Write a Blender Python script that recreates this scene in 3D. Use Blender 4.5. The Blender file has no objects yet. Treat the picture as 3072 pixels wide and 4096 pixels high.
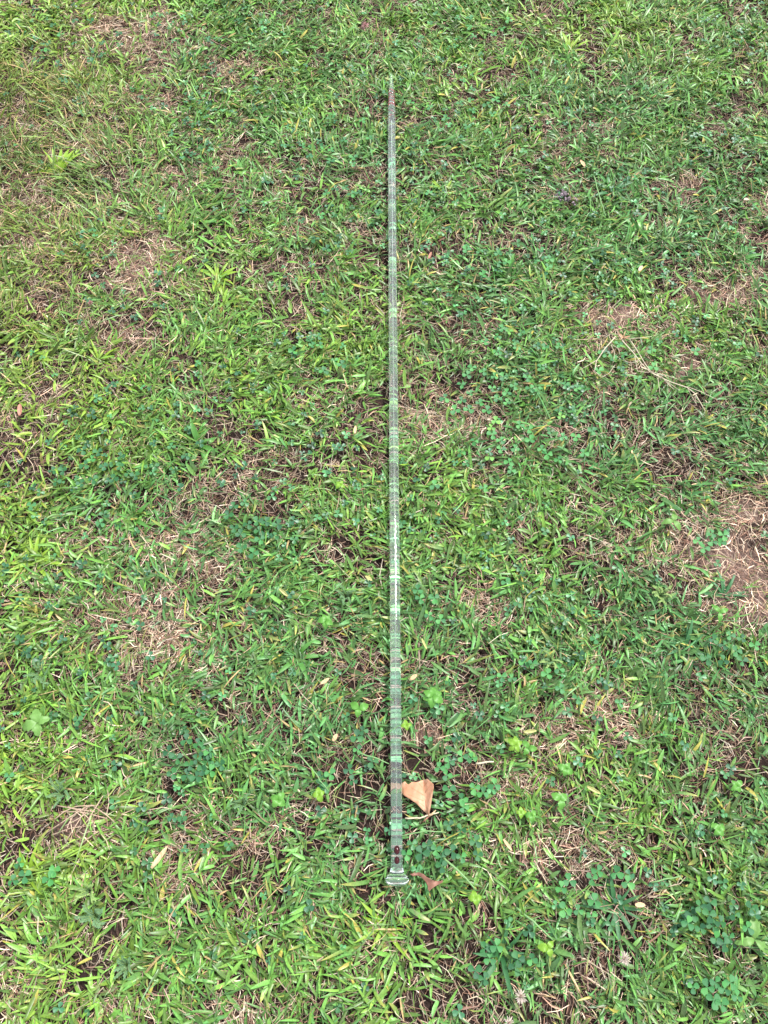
import bpy, bmesh, math, random
import numpy as np
from mathutils import Vector, Matrix

# ------------------------------------------------------------------ camera, sky, sun, exposure
scene = bpy.context.scene
COL = scene.collection
H = 1.2
PITCH = math.radians(66.0)
F_PX = 4096 * 26.0 / 36.0
cam_d = bpy.data.cameras.new('camera')
cam_d.sensor_fit = 'VERTICAL'
cam_d.sensor_height = 36.0
cam_d.lens = 26.0
cam_d.clip_start = 0.01
cam_d.clip_end = 500.0
cam = bpy.data.objects.new('camera', cam_d)
COL.objects.link(cam)
cam.location = (0, 0, H)
cam.rotation_euler = (math.pi / 2 - PITCH, 0, 0)
scene.camera = cam

SUN_ELEV, SUN_AZ = math.radians(60), math.radians(48)       # azimuth clockwise from +Y
world = bpy.data.worlds.new('World')
scene.world = world
world.use_nodes = True
wn = world.node_tree
wn.nodes.clear()
w_out = wn.nodes.new('ShaderNodeOutputWorld')
w_bg = wn.nodes.new('ShaderNodeBackground')
w_sky = wn.nodes.new('ShaderNodeTexSky')
w_sky.sky_type = 'NISHITA'
w_sky.sun_disc = False
w_sky.sun_elevation = SUN_ELEV
w_sky.sun_rotation = SUN_AZ
w_sky.dust_density = 4.0
w_sky.air_density = 1.0
# thin overcast: a pale cloud layer spread over the clear sky
w_mix = wn.nodes.new('ShaderNodeMix')
w_mix.data_type = 'RGBA'
w_mix.inputs['B'].default_value = (9.6, 9.8, 10.1, 1)
w_noise = wn.nodes.new('ShaderNodeTexNoise')
w_noise.inputs['Scale'].default_value = 1.6
w_noise.inputs['Detail'].default_value = 6
w_ramp = wn.nodes.new('ShaderNodeMapRange')
w_ramp.inputs['From Min'].default_value = 0.35
w_ramp.inputs['From Max'].default_value = 0.65
w_ramp.inputs['To Min'].default_value = 0.45
w_ramp.inputs['To Max'].default_value = 0.95
w_tc = wn.nodes.new('ShaderNodeTexCoord')
wn.links.new(w_tc.outputs['Generated'], w_noise.inputs['Vector'])
wn.links.new(w_noise.outputs['Fac'], w_ramp.inputs['Value'])
wn.links.new(w_ramp.outputs['Result'], w_mix.inputs['Factor'])
wn.links.new(w_sky.outputs['Color'], w_mix.inputs['A'])
wn.links.new(w_mix.outputs['Result'], w_bg.inputs['Color'])
w_bg.inputs['Strength'].default_value = 0.095
wn.links.new(w_bg.outputs['Background'], w_out.inputs['Surface'])

sun_d = bpy.data.lights.new('sun', 'SUN')
sun_d.energy = 3.3
sun_d.angle = math.radians(8)
sun_d.color = (1.0, 0.975, 0.94)
sun = bpy.data.objects.new('sun', sun_d)
COL.objects.link(sun)
sd = Vector((math.sin(SUN_AZ) * math.cos(SUN_ELEV), math.cos(SUN_AZ) * math.cos(SUN_ELEV), math.sin(SUN_ELEV)))
sun.rotation_euler = sd.to_track_quat('Z', 'Y').to_euler()
sun.location = (-2, 1, 4)

scene.render.engine = 'CYCLES'
scene.cycles.max_bounces = 12
scene.cycles.transmission_bounces = 10
scene.cycles.caustics_refractive = True
scene.cycles.caustics_reflective = True
scene.cycles.sample_clamp_indirect = 8.0
scene.cycles.use_denoising = True
scene.cycles.denoiser = 'OPENIMAGEDENOISE'
scene.cycles.denoising_input_passes = 'RGB_ALBEDO_NORMAL'
scene.cycles.denoising_prefilter = 'ACCURATE'
vs = scene.view_settings
vs.view_transform = 'Standard'
vs.look = 'None'
vs.gamma = 1
vs.use_curve_mapping = False
vs.exposure = 1.0

rng = np.random.default_rng(11)
random.seed(5)

# ------------------------------------------------------------------ helpers
V2F = 3072 / 1659.0


def at(px, py, z=0.0):
    """full-size picture pixel -> point of the place at height z"""
    u = (px - 1536) / F_PX
    v = (py - 2048) / F_PX
    d = Vector((u, math.cos(PITCH) - v * math.sin(PITCH), -math.sin(PITCH) - v * math.cos(PITCH)))
    t = (z - H) / d.z
    return Vector((d.x * t, d.y * t, z))


def atv(x, y, z=0.0):
    return at(x * V2F, y * V2F, z)


def to_v(x, y):
    """ground points -> survey grid of the lawn (used to lay out worn and green areas)"""
    dep = y * math.cos(PITCH) + H * math.sin(PITCH)
    up = y * math.sin(PITCH) - H * math.cos(PITCH)
    dep = np.maximum(dep, 0.05)
    return ((x / dep * F_PX + 1536) / V2F, (2048 - up / dep * F_PX) / V2F)


_tab = rng.random((256, 256))


def vnoise(x, y, s):
    gx, gy = x / s + 57.3, y / s + 91.7
    ix, iy = np.floor(gx).astype(int), np.floor(gy).astype(int)
    fx, fy = gx - ix, gy - iy
    fx = fx * fx * (3 - 2 * fx)
    fy = fy * fy * (3 - 2 * fy)
    a = _tab[ix % 256, iy % 256]
    b = _tab[(ix + 1) % 256, iy % 256]
    c = _tab[ix % 256, (iy + 1) % 256]
    d = _tab[(ix + 1) % 256, (iy + 1) % 256]
    return (a * (1 - fx) + b * fx) * (1 - fy) + (c * (1 - fx) + d * fx) * fy


def ground_z(x, y):
    x = np.asarray(x, dtype=float)
    y = np.asarray(y, dtype=float)
    z = (vnoise(x, y, 0.31) - 0.5) * 0.010 + (vnoise(x, y, 0.09) - 0.5) * 0.006 + (vnoise(x, y, 0.028) - 0.5) * 0.0035
    vx, vy = to_v(x, y)
    m = np.exp(-(((vx - 188) / 75) ** 2 + ((vy - 1785) / 45) ** 2))
    return z + 0.017 * m


def gz(x, y):
    return float(ground_z(np.array([x]), np.array([y]))[0])


def new_mat(name):
    m = bpy.data.materials.new(name)
    m.use_nodes = True
    nt = m.node_tree
    nt.nodes.clear()
    out = nt.nodes.new('ShaderNodeOutputMaterial')
    return m, nt, out


def leaf_mat(name, base=None, rough=0.45, trans=0.3, var=0.25, spec=0.5, objvar=0.0, streak=True):
    """thin leaf: own colour (attribute or constant) with fine mottling, some light through it"""
    m, nt, out = new_mat(name)
    N, L = nt.nodes.new, nt.links.new
    p = N('ShaderNodeBsdfPrincipled')
    p.inputs['Roughness'].default_value = rough
    p.inputs['Specular IOR Level'].default_value = spec
    tr = N('ShaderNodeBsdfTranslucent')
    mx = N('ShaderNodeMixShader')
    mx.inputs['Fac'].default_value = trans
    if base is None:
        c = N('ShaderNodeAttribute')
        c.attribute_name = 'col'
        csock = c.outputs['Color']
    else:
        c = N('ShaderNodeRGB')
        c.outputs[0].default_value = (*base, 1)
        csock = c.outputs[0]
    tc = N('ShaderNodeTexCoord')
    ns = N('ShaderNodeTexNoise')
    ns.inputs['Scale'].default_value = 420 if streak else 260
    ns.inputs['Detail'].default_value = 3
    L(tc.outputs['Object'], ns.inputs['Vector'])
    mr = N('ShaderNodeMapRange')
    mr.inputs['From Min'].default_value = 0.3
    mr.inputs['From Max'].default_value = 0.7
    mr.inputs['To Min'].default_value = 1 - var
    mr.inputs['To Max'].default_value = 1 + var
    L(ns.outputs['Fac'], mr.inputs['Value'])
    hsv = N('ShaderNodeHueSaturation')
    L(csock, hsv.inputs['Color'])
    if objvar > 0:
        oi = N('ShaderNodeObjectInfo')
        m2 = N('ShaderNodeMapRange')
        m2.inputs['To Min'].default_value = 1 - objvar
        m2.inputs['To Max'].default_value = 1 + objvar
        L(oi.outputs['Random'], m2.inputs['Value'])
        mu = N('ShaderNodeMath')
        mu.operation = 'MULTIPLY'
        L(mr.outputs['Result'], mu.inputs[0])
        L(m2.outputs['Result'], mu.inputs[1])
        L(mu.outputs[0], hsv.inputs['Value'])
        m3 = N('ShaderNodeMapRange')
        m3.inputs['To Min'].default_value = 0.515
        m3.inputs['To Max'].default_value = 0.48
        L(oi.outputs['Random'], m3.inputs['Value'])
        L(m3.outputs['Result'], hsv.inputs['Hue'])
    else:
        L(mr.outputs['Result'], hsv.inputs['Value'])
    L(hsv.outputs['Color'], p.inputs['Base Color'])
    L(hsv.outputs['Color'], tr.inputs['Color'])
    bp = N('ShaderNodeBump')
    bp.inputs['Strength'].default_value = 0.35
    bp.inputs['Distance'].default_value = 0.0006
    L(ns.outputs['Fac'], bp.inputs['Height'])
    L(bp.outputs['Normal'], p.inputs['Normal'])
    L(p.outputs[0], mx.inputs[1])
    L(tr.outputs[0], mx.inputs[2])
    L(mx.outputs[0], out.inputs['Surface'])
    return m


def np_mesh(name, verts, loops, starts, totals, mat, cols=None, smooth=True, kind=None, label=None, cat=None):
    me = bpy.data.meshes.new(name)
    me.vertices.add(len(verts))
    me.vertices.foreach_set('co', np.ascontiguousarray(verts, dtype=np.float32).ravel())
    me.loops.add(len(loops))
    me.loops.foreach_set('vertex_index', np.ascontiguousarray(loops, dtype=np.int32))
    me.polygons.add(len(starts))
    me.polygons.foreach_set('loop_start', np.ascontiguousarray(starts, dtype=np.int32))
    me.polygons.foreach_set('loop_total', np.ascontiguousarray(totals, dtype=np.int32))
    me.polygons.foreach_set('use_smooth', np.full(len(starts), smooth))
    me.update(calc_edges=True)
    if cols is not None:
        a = me.color_attributes.new('col', 'FLOAT_COLOR', 'POINT')
        c4 = np.ones((len(verts), 4), dtype=np.float32)
        c4[:, :3] = cols
        a.data.foreach_set('color', c4.ravel())
    me.materials.append(mat)
    o = bpy.data.objects.new(name, me)
    COL.objects.link(o)
    if kind:
        o['kind'] = kind
    if label:
        o['label'] = label
    if cat:
        o['category'] = cat
    return o


def build(name, me_or_bm, mat, parent=None, smooth=True):
    if isinstance(me_or_bm, bmesh.types.BMesh):
        me = bpy.data.meshes.new(name)
        me_or_bm.to_mesh(me)
        me_or_bm.free()
        me.materials.append(mat)
        if smooth:
            me.polygons.foreach_set('use_smooth', [True] * len(me.polygons))
    else:
        me = me_or_bm
    o = bpy.data.objects.new(name, me)
    COL.objects.link(o)
    if parent is not None:
        o.parent = parent
    return o


def thing(name, label, cat, loc=(0, 0, 0), rotz=0.0, group=None):
    o = bpy.data.objects.new(name, None)
    o.empty_display_size = 0.01
    COL.objects.link(o)
    o.location = loc
    o.rotation_euler = (0, 0, rotz)
    o['label'] = label
    o['category'] = cat
    if group:
        o['group'] = group
    return o


def tag(o, label, cat, group=None):
    o['label'] = label
    o['category'] = cat
    if group:
        o['group'] = group
    return o


def tube(bm, pts, rad, n=6, cap=True):
    """tapered tube along a polyline; rad is a number or one radius per point"""
    pts = [Vector(p) for p in pts]
    if not hasattr(rad, '__len__'):
        rad = [rad] * len(pts)
    rings = []
    prev = None
    for i, p in enumerate(pts):
        d = (pts[min(i + 1, len(pts) - 1)] - pts[max(i - 1, 0)]).normalized()
        if prev is None:
            a = d.orthogonal().normalized()
        else:
            a = (prev - d * prev.dot(d)).normalized()
        prev = a
        b = d.cross(a)
        rings.append([bm.verts.new(p + (a * math.cos(2 * math.pi * k / n) + b * math.sin(2 * math.pi * k / n)) * rad[i]) for k in range(n)])
    for r0, r1 in zip(rings[:-1], rings[1:]):
        for k in range(n):
            bm.faces.new((r0[k], r0[(k + 1) % n], r1[(k + 1) % n], r1[k]))
    if cap:
        bm.faces.new(list(reversed(rings[0])))
        bm.faces.new(rings[-1])
    return rings


# ------------------------------------------------------------------ the glass rod's axis (needed to lay the grass under it)
ROD_R = 0.0083
ROD_Z = 0.0225
A0 = at(1588, 3546, ROD_Z)          # knob end
A1 = at(1565, 292, ROD_Z + 0.002)   # pointed end
ROD_DIR = (A1 - A0).normalized()
ROD_LEN = (A1 - A0).length


def under_rod(v, margin=0.0022):
    """press plants down under the rod lying on them"""
    t = (v[:, 1] - A0.y) / (A1.y - A0.y)
    ax = A0.x + (A1.x - A0.x) * t
    az = A0.z + (A1.z - A0.z) * t
    r = np.full(len(v), ROD_R + margin)
    s = (v[:, 1] - A0.y)
    r = np.where(s < 0.024, 0.0185 + margin, r)
    dist_tip = A1.y - v[:, 1]
    r = np.where(dist_tip < 0.10, (ROD_R * np.clip(dist_tip / 0.10, 0.1, 1)) + margin, r)
    dx = np.abs(v[:, 0] - ax)
    m = (dx < r) & (t > -0.004) & (t < 1.0)
    lim = az - np.sqrt(np.maximum(r * r - dx * dx, 0)) + margin * 0.3
    v[:, 2] = np.where(m, np.minimum(v[:, 2], lim), v[:, 2])
    return v


# dry leaves: outlines surveyed from above (picture px), also used to keep grass below them
S1 = 0.3165
LEAF1 = [(1400 + a * S1, 2900 + b * S1) for a, b in [
    (560, 760), (600, 725), (650, 738), (695, 712), (720, 742), (742, 752), (780, 722), (830, 722), (880, 712), (920, 695), (975, 683),
    (1010, 712), (1050, 745), (1055, 790), (1040, 835), (1008, 856), (1020, 900), (1000, 940), (1004, 990), (985, 1045), (1000, 1140),
    (960, 1112), (900, 1055), (830, 985), (760, 940), (690, 895), (640, 862), (590, 820)]]
LEAF2 = [(1400 + a * S1, 2900 + b * S1) for a, b in [
    (750, 1885), (800, 1875), (825, 1852), (870, 1862), (930, 1885), (975, 1925), (1040, 1955), (1100, 1978), (1150, 1968), (1180, 1965),
    (1165, 1995), (1110, 2020), (1060, 2050), (1020, 2080), (1003, 2100), (985, 2085), (985, 2040), (960, 1990), (930, 1950), (890, 1915),
    (840, 1900), (800, 1912)]]


def in_poly(px, py, poly):
    inside = np.zeros(len(px), bool)
    j = len(poly) - 1
    for i in range(len(poly)):
        xi, yi = poly[i]
        xj, yj = poly[j]
        c = ((yi > py) != (yj > py)) & (px < (xj - xi) * (py - yi) / (yj - yi + 1e-12) + xi)
        inside ^= c
        j = i
    return inside


def under_leaves(v):
    vx, vy = to_v(v[:, 0], v[:, 1])
    for poly, lim in ((LEAF1, 0.009), (LEAF2, 0.010)):
        m = in_poly(vx * V2F, vy * V2F, poly)
        v[:, 2] = np.where(m, np.minimum(v[:, 2], lim), v[:, 2])
    return v


# ------------------------------------------------------------------ the lawn's layout
# worn patches with dead grass (x, y, rx, ry, strength) on the survey grid
WORN = [(230, 75, 75, 40, .8), (330, 50, 60, 30, .5), (555, 150, 45, 35, .7), (480, 190, 45, 30, .5), (100, 20, 80, 25, .4),
        (290, 570, 80, 60, .75), (360, 545, 50, 40, .5), (560, 315, 45, 25, .7), (380, 640, 60, 25, .5), (160, 700, 60, 20, .5),
        (1560, 640, 95, 45, .75), (1340, 668, 70, 28, .8), (1500, 795, 45, 30, .7), (1640, 475, 45, 40, .8), (1480, 410, 60, 25, .6),
        (1340, 745, 120, 60, .65), (1035, 705, 40, 30, .7), (860, 690, 45, 30, .55), (975, 890, 80, 45, .7), (905, 925, 70, 40, .6),
        (985, 1110, 50, 35, .65), (255, 760, 60, 40, .6), (200, 1150, 70, 50, .6), (370, 1165, 75, 45, .75), (440, 1210, 60, 40, .7),
        (1600, 1110, 80, 60, .8), (1500, 1170, 70, 60, .7), (1620, 1300, 100, 70, .9), (1560, 1220, 90, 60, .8), (1360, 1190, 90, 50, .6),
        (290, 1310, 110, 60, .6), (360, 1375, 90, 50, .75), (230, 1400, 80, 45, .65), (400, 1435, 75, 40, .7), (90, 1290, 70, 40, .5),
        (188, 1785, 78, 46, .98), (370, 1860, 75, 45, .7), (410, 1790, 60, 45, .55), (1310, 1560, 95, 65, .75), (1220, 1600, 70, 35, .5),
        (1150, 1690, 75, 45, .65), (1180, 1830, 110, 55, .8), (1080, 1325, 55, 50, .65), (1060, 1290, 45, 30, .6), (935, 1590, 60, 40, .75),
        (520, 2185, 80, 40, .65), (290, 2180, 60, 35, .6), (40, 2140, 60, 40, .6), (1290, 2125, 60, 35, .55), (560, 1790, 50, 40, .3),
        (1180, 960, 60, 40, .4), (620, 1320, 80, 50, .3), (480, 1060, 80, 40, .45), (1250, 330, 90, 50, .3), (200, 1600, 90, 50, .35),
        (690, 870, 70, 40, .3), (130, 650, 70, 40, .45), (720, 500, 60, 40, .2), (1520, 780, 60, 40, .3), (120, 870, 70, 40, .3), (60, 560, 120, 60, .45), (60, 330, 130, 80, .5), (120, 450, 120, 60, .4), (200, 180, 120, 60, .4), (360, 110, 90, 50, .4), (420, 330, 70, 50, .4), (250, 330, 90, 45, .4), (330, 250, 90, 40, .4), (400, 420, 80, 50, .35)]
# bare soil showing
SOIL = [(288, 575, 34, 42, .8), (350, 548, 25, 16, .8), (560, 312, 30, 14, .7), (1555, 640, 60, 20, .6), (1335, 672, 45, 14, .9), (1355, 655, 22, 26, .9),
        (1500, 795, 26, 22, .9), (1650, 470, 30, 20, .6), (1035, 705, 24, 16, .8), (1620, 1300, 90, 52, .88), (1570, 1210, 75, 48, .82),
        (1600, 1100, 45, 26, .8), (1500, 1180, 45, 40, .7), (188, 1790, 58, 34, .95), (935, 1592, 40, 22, .8), (1160, 1850, 50, 30, .55),
        (370, 1175, 36, 22, .6), (860, 690, 18, 18, .7), (1190, 1740, 30, 22, .5), (1480, 405, 30, 14, .5), (350, 1330, 30, 18, .4)]


def blob(vx, vy, lst):
    k = np.ones_like(vx)
    for x, y, rx, ry, s in lst:
        q = ((vx - x) / (rx * 1.12)) ** 2 + ((vy - y) / (ry * 1.12)) ** 2
        k *= 1 - min(s * 1.12, .99) * np.exp(-(q ** 1.5))
    return 1 - k


def maps(x, y):
    vx, vy = to_v(x, y)
    wx = vx + (vnoise(x, y, 0.035) - 0.5) * 60
    wy = vy + (vnoise(x + 9, y - 4, 0.035) - 0.5) * 50
    mound = np.clip(1.6 - np.sqrt(((vx - 186) / 62) ** 2 + ((vy - 1788) / 40) ** 2) * 1.25, 0, 1)
    mound = mound * (mound > 0.25)
    return np.maximum(blob(wx, wy, WORN), mound), np.maximum(blob(wx, wy, SOIL), np.minimum(mound * 1.5, 1)), vx, vy


def yellowness(x, y, vx, vy):
    f = 0.25 + (vnoise(x + 3, y, 0.22) - 0.5) * 0.55 + (vnoise(x, y + 7, 0.06) - 0.5) * 0.45
    f += np.clip((430 - vx) / 850, 0, 0.42)
    f += np.clip((420 - vy) / 1500, 0, 0.22)
    f += 0.25 * np.exp(-(((vx - 400) / 350) ** 2 + ((vy - 2000) / 250) ** 2)) + 0.2 * np.exp(-(((vx - 560) / 250) ** 2 + ((vy - 650) / 250) ** 2))
    f -= np.clip((vx - 1050) / 2500, 0, 0.2) * (vy > 900)
    return np.clip(f, 0, 1)


# ------------------------------------------------------------------ ground
soil, nt, out = new_mat('soil')
N, L = nt.nodes.new, nt.links.new
p = N('ShaderNodeBsdfPrincipled')
p.inputs['Roughness'].default_value = 0.95
p.inputs['Specular IOR Level'].default_value = 0.1
tc = N('ShaderNodeTexCoord')
n1 = N('ShaderNodeTexNoise'); n1.inputs['Scale'].default_value = 5; n1.inputs['Detail'].default_value = 8; n1.inputs['Roughness'].default_value = .65
n2 = N('ShaderNodeTexNoise'); n2.inputs['Scale'].default_value = 260; n2.inputs['Detail'].default_value = 6; n2.inputs['Roughness'].default_value = .7
n3 = N('ShaderNodeTexVoronoi'); n3.inputs['Scale'].default_value = 190
L(tc.outputs['Object'], n1.inputs['Vector']); L(tc.outputs['Object'], n2.inputs['Vector']); L(tc.outputs['Object'], n3.inputs['Vector'])
ca = N('ShaderNodeValToRGB')
ca.color_ramp.elements[0].position = 0.3; ca.color_ramp.elements[0].color = (0.085, 0.058, 0.050, 1)
ca.color_ramp.elements[1].position = 0.72; ca.color_ramp.elements[1].color = (0.30, 0.222, 0.195, 1)
L(n2.outputs['Fac'], ca.inputs['Fac'])
cb = N('ShaderNodeMix'); cb.data_type = 'RGBA'; cb.blend_type = 'MULTIPLY'
cb.inputs['Factor'].default_value = 0.75
cr = N('ShaderNodeValToRGB')
cr.color_ramp.elements[0].position = 0.35; cr.color_ramp.elements[0].color = (0.55, 0.5, 0.47, 1)
cr.color_ramp.elements[1].position = 0.65; cr.color_ramp.elements[1].color = (1.15, 1.08, 1.05, 1)
L(n1.outputs['Fac'], cr.inputs['Fac'])
L(ca.outputs['Color'], cb.inputs['A']); L(cr.outputs['Color'], cb.inputs['B'])
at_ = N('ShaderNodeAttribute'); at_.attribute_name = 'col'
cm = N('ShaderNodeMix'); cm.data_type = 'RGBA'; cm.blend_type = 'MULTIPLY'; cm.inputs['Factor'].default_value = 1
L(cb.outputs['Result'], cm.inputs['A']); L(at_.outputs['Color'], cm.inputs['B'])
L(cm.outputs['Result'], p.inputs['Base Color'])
bmp = N('ShaderNodeBump'); bmp.inputs['Strength'].default_value = 0.9; bmp.inputs['Distance'].default_value = 0.004
ad = N('ShaderNodeMath'); ad.operation = 'SUBTRACT'
L(n2.outputs['Fac'], ad.inputs[0]); L(n3.outputs['Distance'], ad.inputs[1])
L(ad.outputs[0], bmp.inputs['Height']); L(bmp.outputs['Normal'], p.inputs['Normal'])
L(p.outputs[0], out.inputs['Surface'])


def axis_samples(lo, hi, step, far):
    inner = np.arange(lo, hi + step * .5, step)
    grow = [step * 2]
    while sum(grow) < far:
        grow.append(grow[-1] * 1.6)
    g = np.cumsum(grow)
    return np.concatenate([lo - g[::-1], inner, inner[-1] + g])


gxs = axis_samples(-1.35, 1.35, 0.009, 120)
gys = axis_samples(-0.55, 2.35, 0.009, 120)
GX, GY = np.meshgrid(gxs, gys)
fx, fy = GX.ravel(), GY.ravel()
inner = (np.abs(fx) < 3) & (fy > -2) & (fy < 4.5)
zz = np.where(inner, ground_z(fx, fy), 0) + np.where(inner, (rng.random(len(fx)) - .5) * 0.0022, 0)
gw, gs, gvx, gvy = maps(fx, fy)
# tilth is paler and dry where it lies bare; shade of the gaps is painted in below the plants
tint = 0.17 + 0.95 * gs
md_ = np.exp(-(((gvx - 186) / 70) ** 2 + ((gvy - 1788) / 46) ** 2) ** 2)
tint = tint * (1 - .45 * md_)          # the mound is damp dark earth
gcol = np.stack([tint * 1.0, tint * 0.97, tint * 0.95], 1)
far = ~inner
gcol[far] = np.array([0.45, 0.75, 0.3])
nx, ny = len(gxs), len(gys)
ii = (np.arange(ny - 1)[:, None] * nx + np.arange(nx - 1)[None, :]).ravel()
quads = np.stack([ii, ii + 1, ii + nx + 1, ii + nx], 1)
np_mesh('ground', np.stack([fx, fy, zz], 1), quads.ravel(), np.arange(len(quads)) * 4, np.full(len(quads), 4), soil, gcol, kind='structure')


# ------------------------------------------------------------------ ribbons (blades and straws) in bulk
def ribbons(P, az, daz, e0, e1, Ln, W, roll, ts, wp, ncol=3, fold=0.25, c0=None, c1=None, cpow=1.0):
    n = len(P)
    K = len(ts)
    C = np.zeros((n, K, 3)); C[:, 0] = P
    D = np.zeros((n, K, 3))
    for k in range(K):
        t = ts[k]
        a = az + daz * t
        e = e0 + (e1 - e0) * t
        D[:, k] = np.stack([np.cos(e) * np.cos(a), np.cos(e) * np.sin(a), np.sin(e)], 1)
        if k:
            seg = (Ln * (ts[k] - ts[k - 1]))[:, None]
            C[:, k] = C[:, k - 1] + (D[:, k] + D[:, k - 1]) * 0.5 * seg
    # keep above the soil
    g = ground_z(C[:, :, 0].ravel(), C[:, :, 1].ravel()).reshape(n, K)
    C[:, 1:, 2] = np.maximum(C[:, 1:, 2], g[:, 1:] + 0.0012)
    az_k = az[:, None] + daz[:, None] * np.array(ts)[None]
    S = np.stack([-np.sin(az_k), np.cos(az_k), np.zeros_like(az_k)], 2)
    Nn = np.cross(D, S)
    cr_, sr_ = np.cos(roll)[:, None, None], np.sin(roll)[:, None, None]
    S2 = S * cr_ + Nn * sr_
    N2 = -S * sr_ + Nn * cr_
    hw = (W[:, None] * np.array(wp)[None] * 0.5)[:, :, None]
    last_pt = wp[-1] == 0
    KR = K - 1 if last_pt else K
    if ncol == 3:
        rows = np.stack([C[:, :KR] - S2[:, :KR] * hw[:, :KR] - N2[:, :KR] * hw[:, :KR] * -fold,
                         C[:, :KR] ,
                         C[:, :KR] + S2[:, :KR] * hw[:, :KR] - N2[:, :KR] * hw[:, :KR] * -fold], 2)
    else:
        rows = np.stack([C[:, :KR] - S2[:, :KR] * hw[:, :KR], C[:, :KR] + S2[:, :KR] * hw[:, :KR]], 2)
    rows = rows.reshape(n, KR * ncol, 3)
    vp = KR * ncol + (1 if last_pt else 0)
    if last_pt:
        rows = np.concatenate([rows, C[:, -1:, :]], 1)
    verts = rows.reshape(-1, 3)
    faces, tots = [], []
    for k in range(KR - 1):
        for c in range(ncol - 1):
            a = k * ncol + c
            faces += [a, a + 1, a + ncol + 1, a + ncol]; tots.append(4)
    if last_pt:
        for c in range(ncol - 1):
            a = (KR - 1) * ncol + c
            faces += [a, a + 1, vp - 1]; tots.append(3)
    loops = (np.array(faces)[None] + (np.arange(n) * vp)[:, None]).ravel()
    totals = np.tile(np.array(tots), n)
    starts = np.concatenate([[0], np.cumsum(totals)[:-1]])
    cols = None
    if c0 is not None:
        tt = (np.array(ts) ** cpow)[None, :, None]
        ck = c0[:, None] * (1 - tt) + c1[:, None] * tt
        cc = np.repeat(ck[:, :KR], ncol, axis=1)
        if last_pt:
            cc = np.concatenate([cc, ck[:, -1:]], 1)
        cols = cc.reshape(-1, 3)
    return verts, loops, starts, totals, cols


def pick(pal, n):
    pal = np.array(pal)
    return pal[rng.integers(0, len(pal), n)]


M_GRASS = leaf_mat('grass_blade', None, rough=0.40, trans=0.15, var=0.22, spec=0.45)
M_STRAW = leaf_mat('dead_straw', None, rough=0.7, trans=0.12, var=0.25, spec=0.25)

YG = np.array([0.165, 0.275, 0.030])
MG = np.array([0.084, 0.222, 0.034])
BG = np.array([0.038, 0.150, 0.046])
TAN = np.array([0.50, 0.36, 0.17])
YEL = np.array([0.46, 0.42, 0.09])


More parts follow.
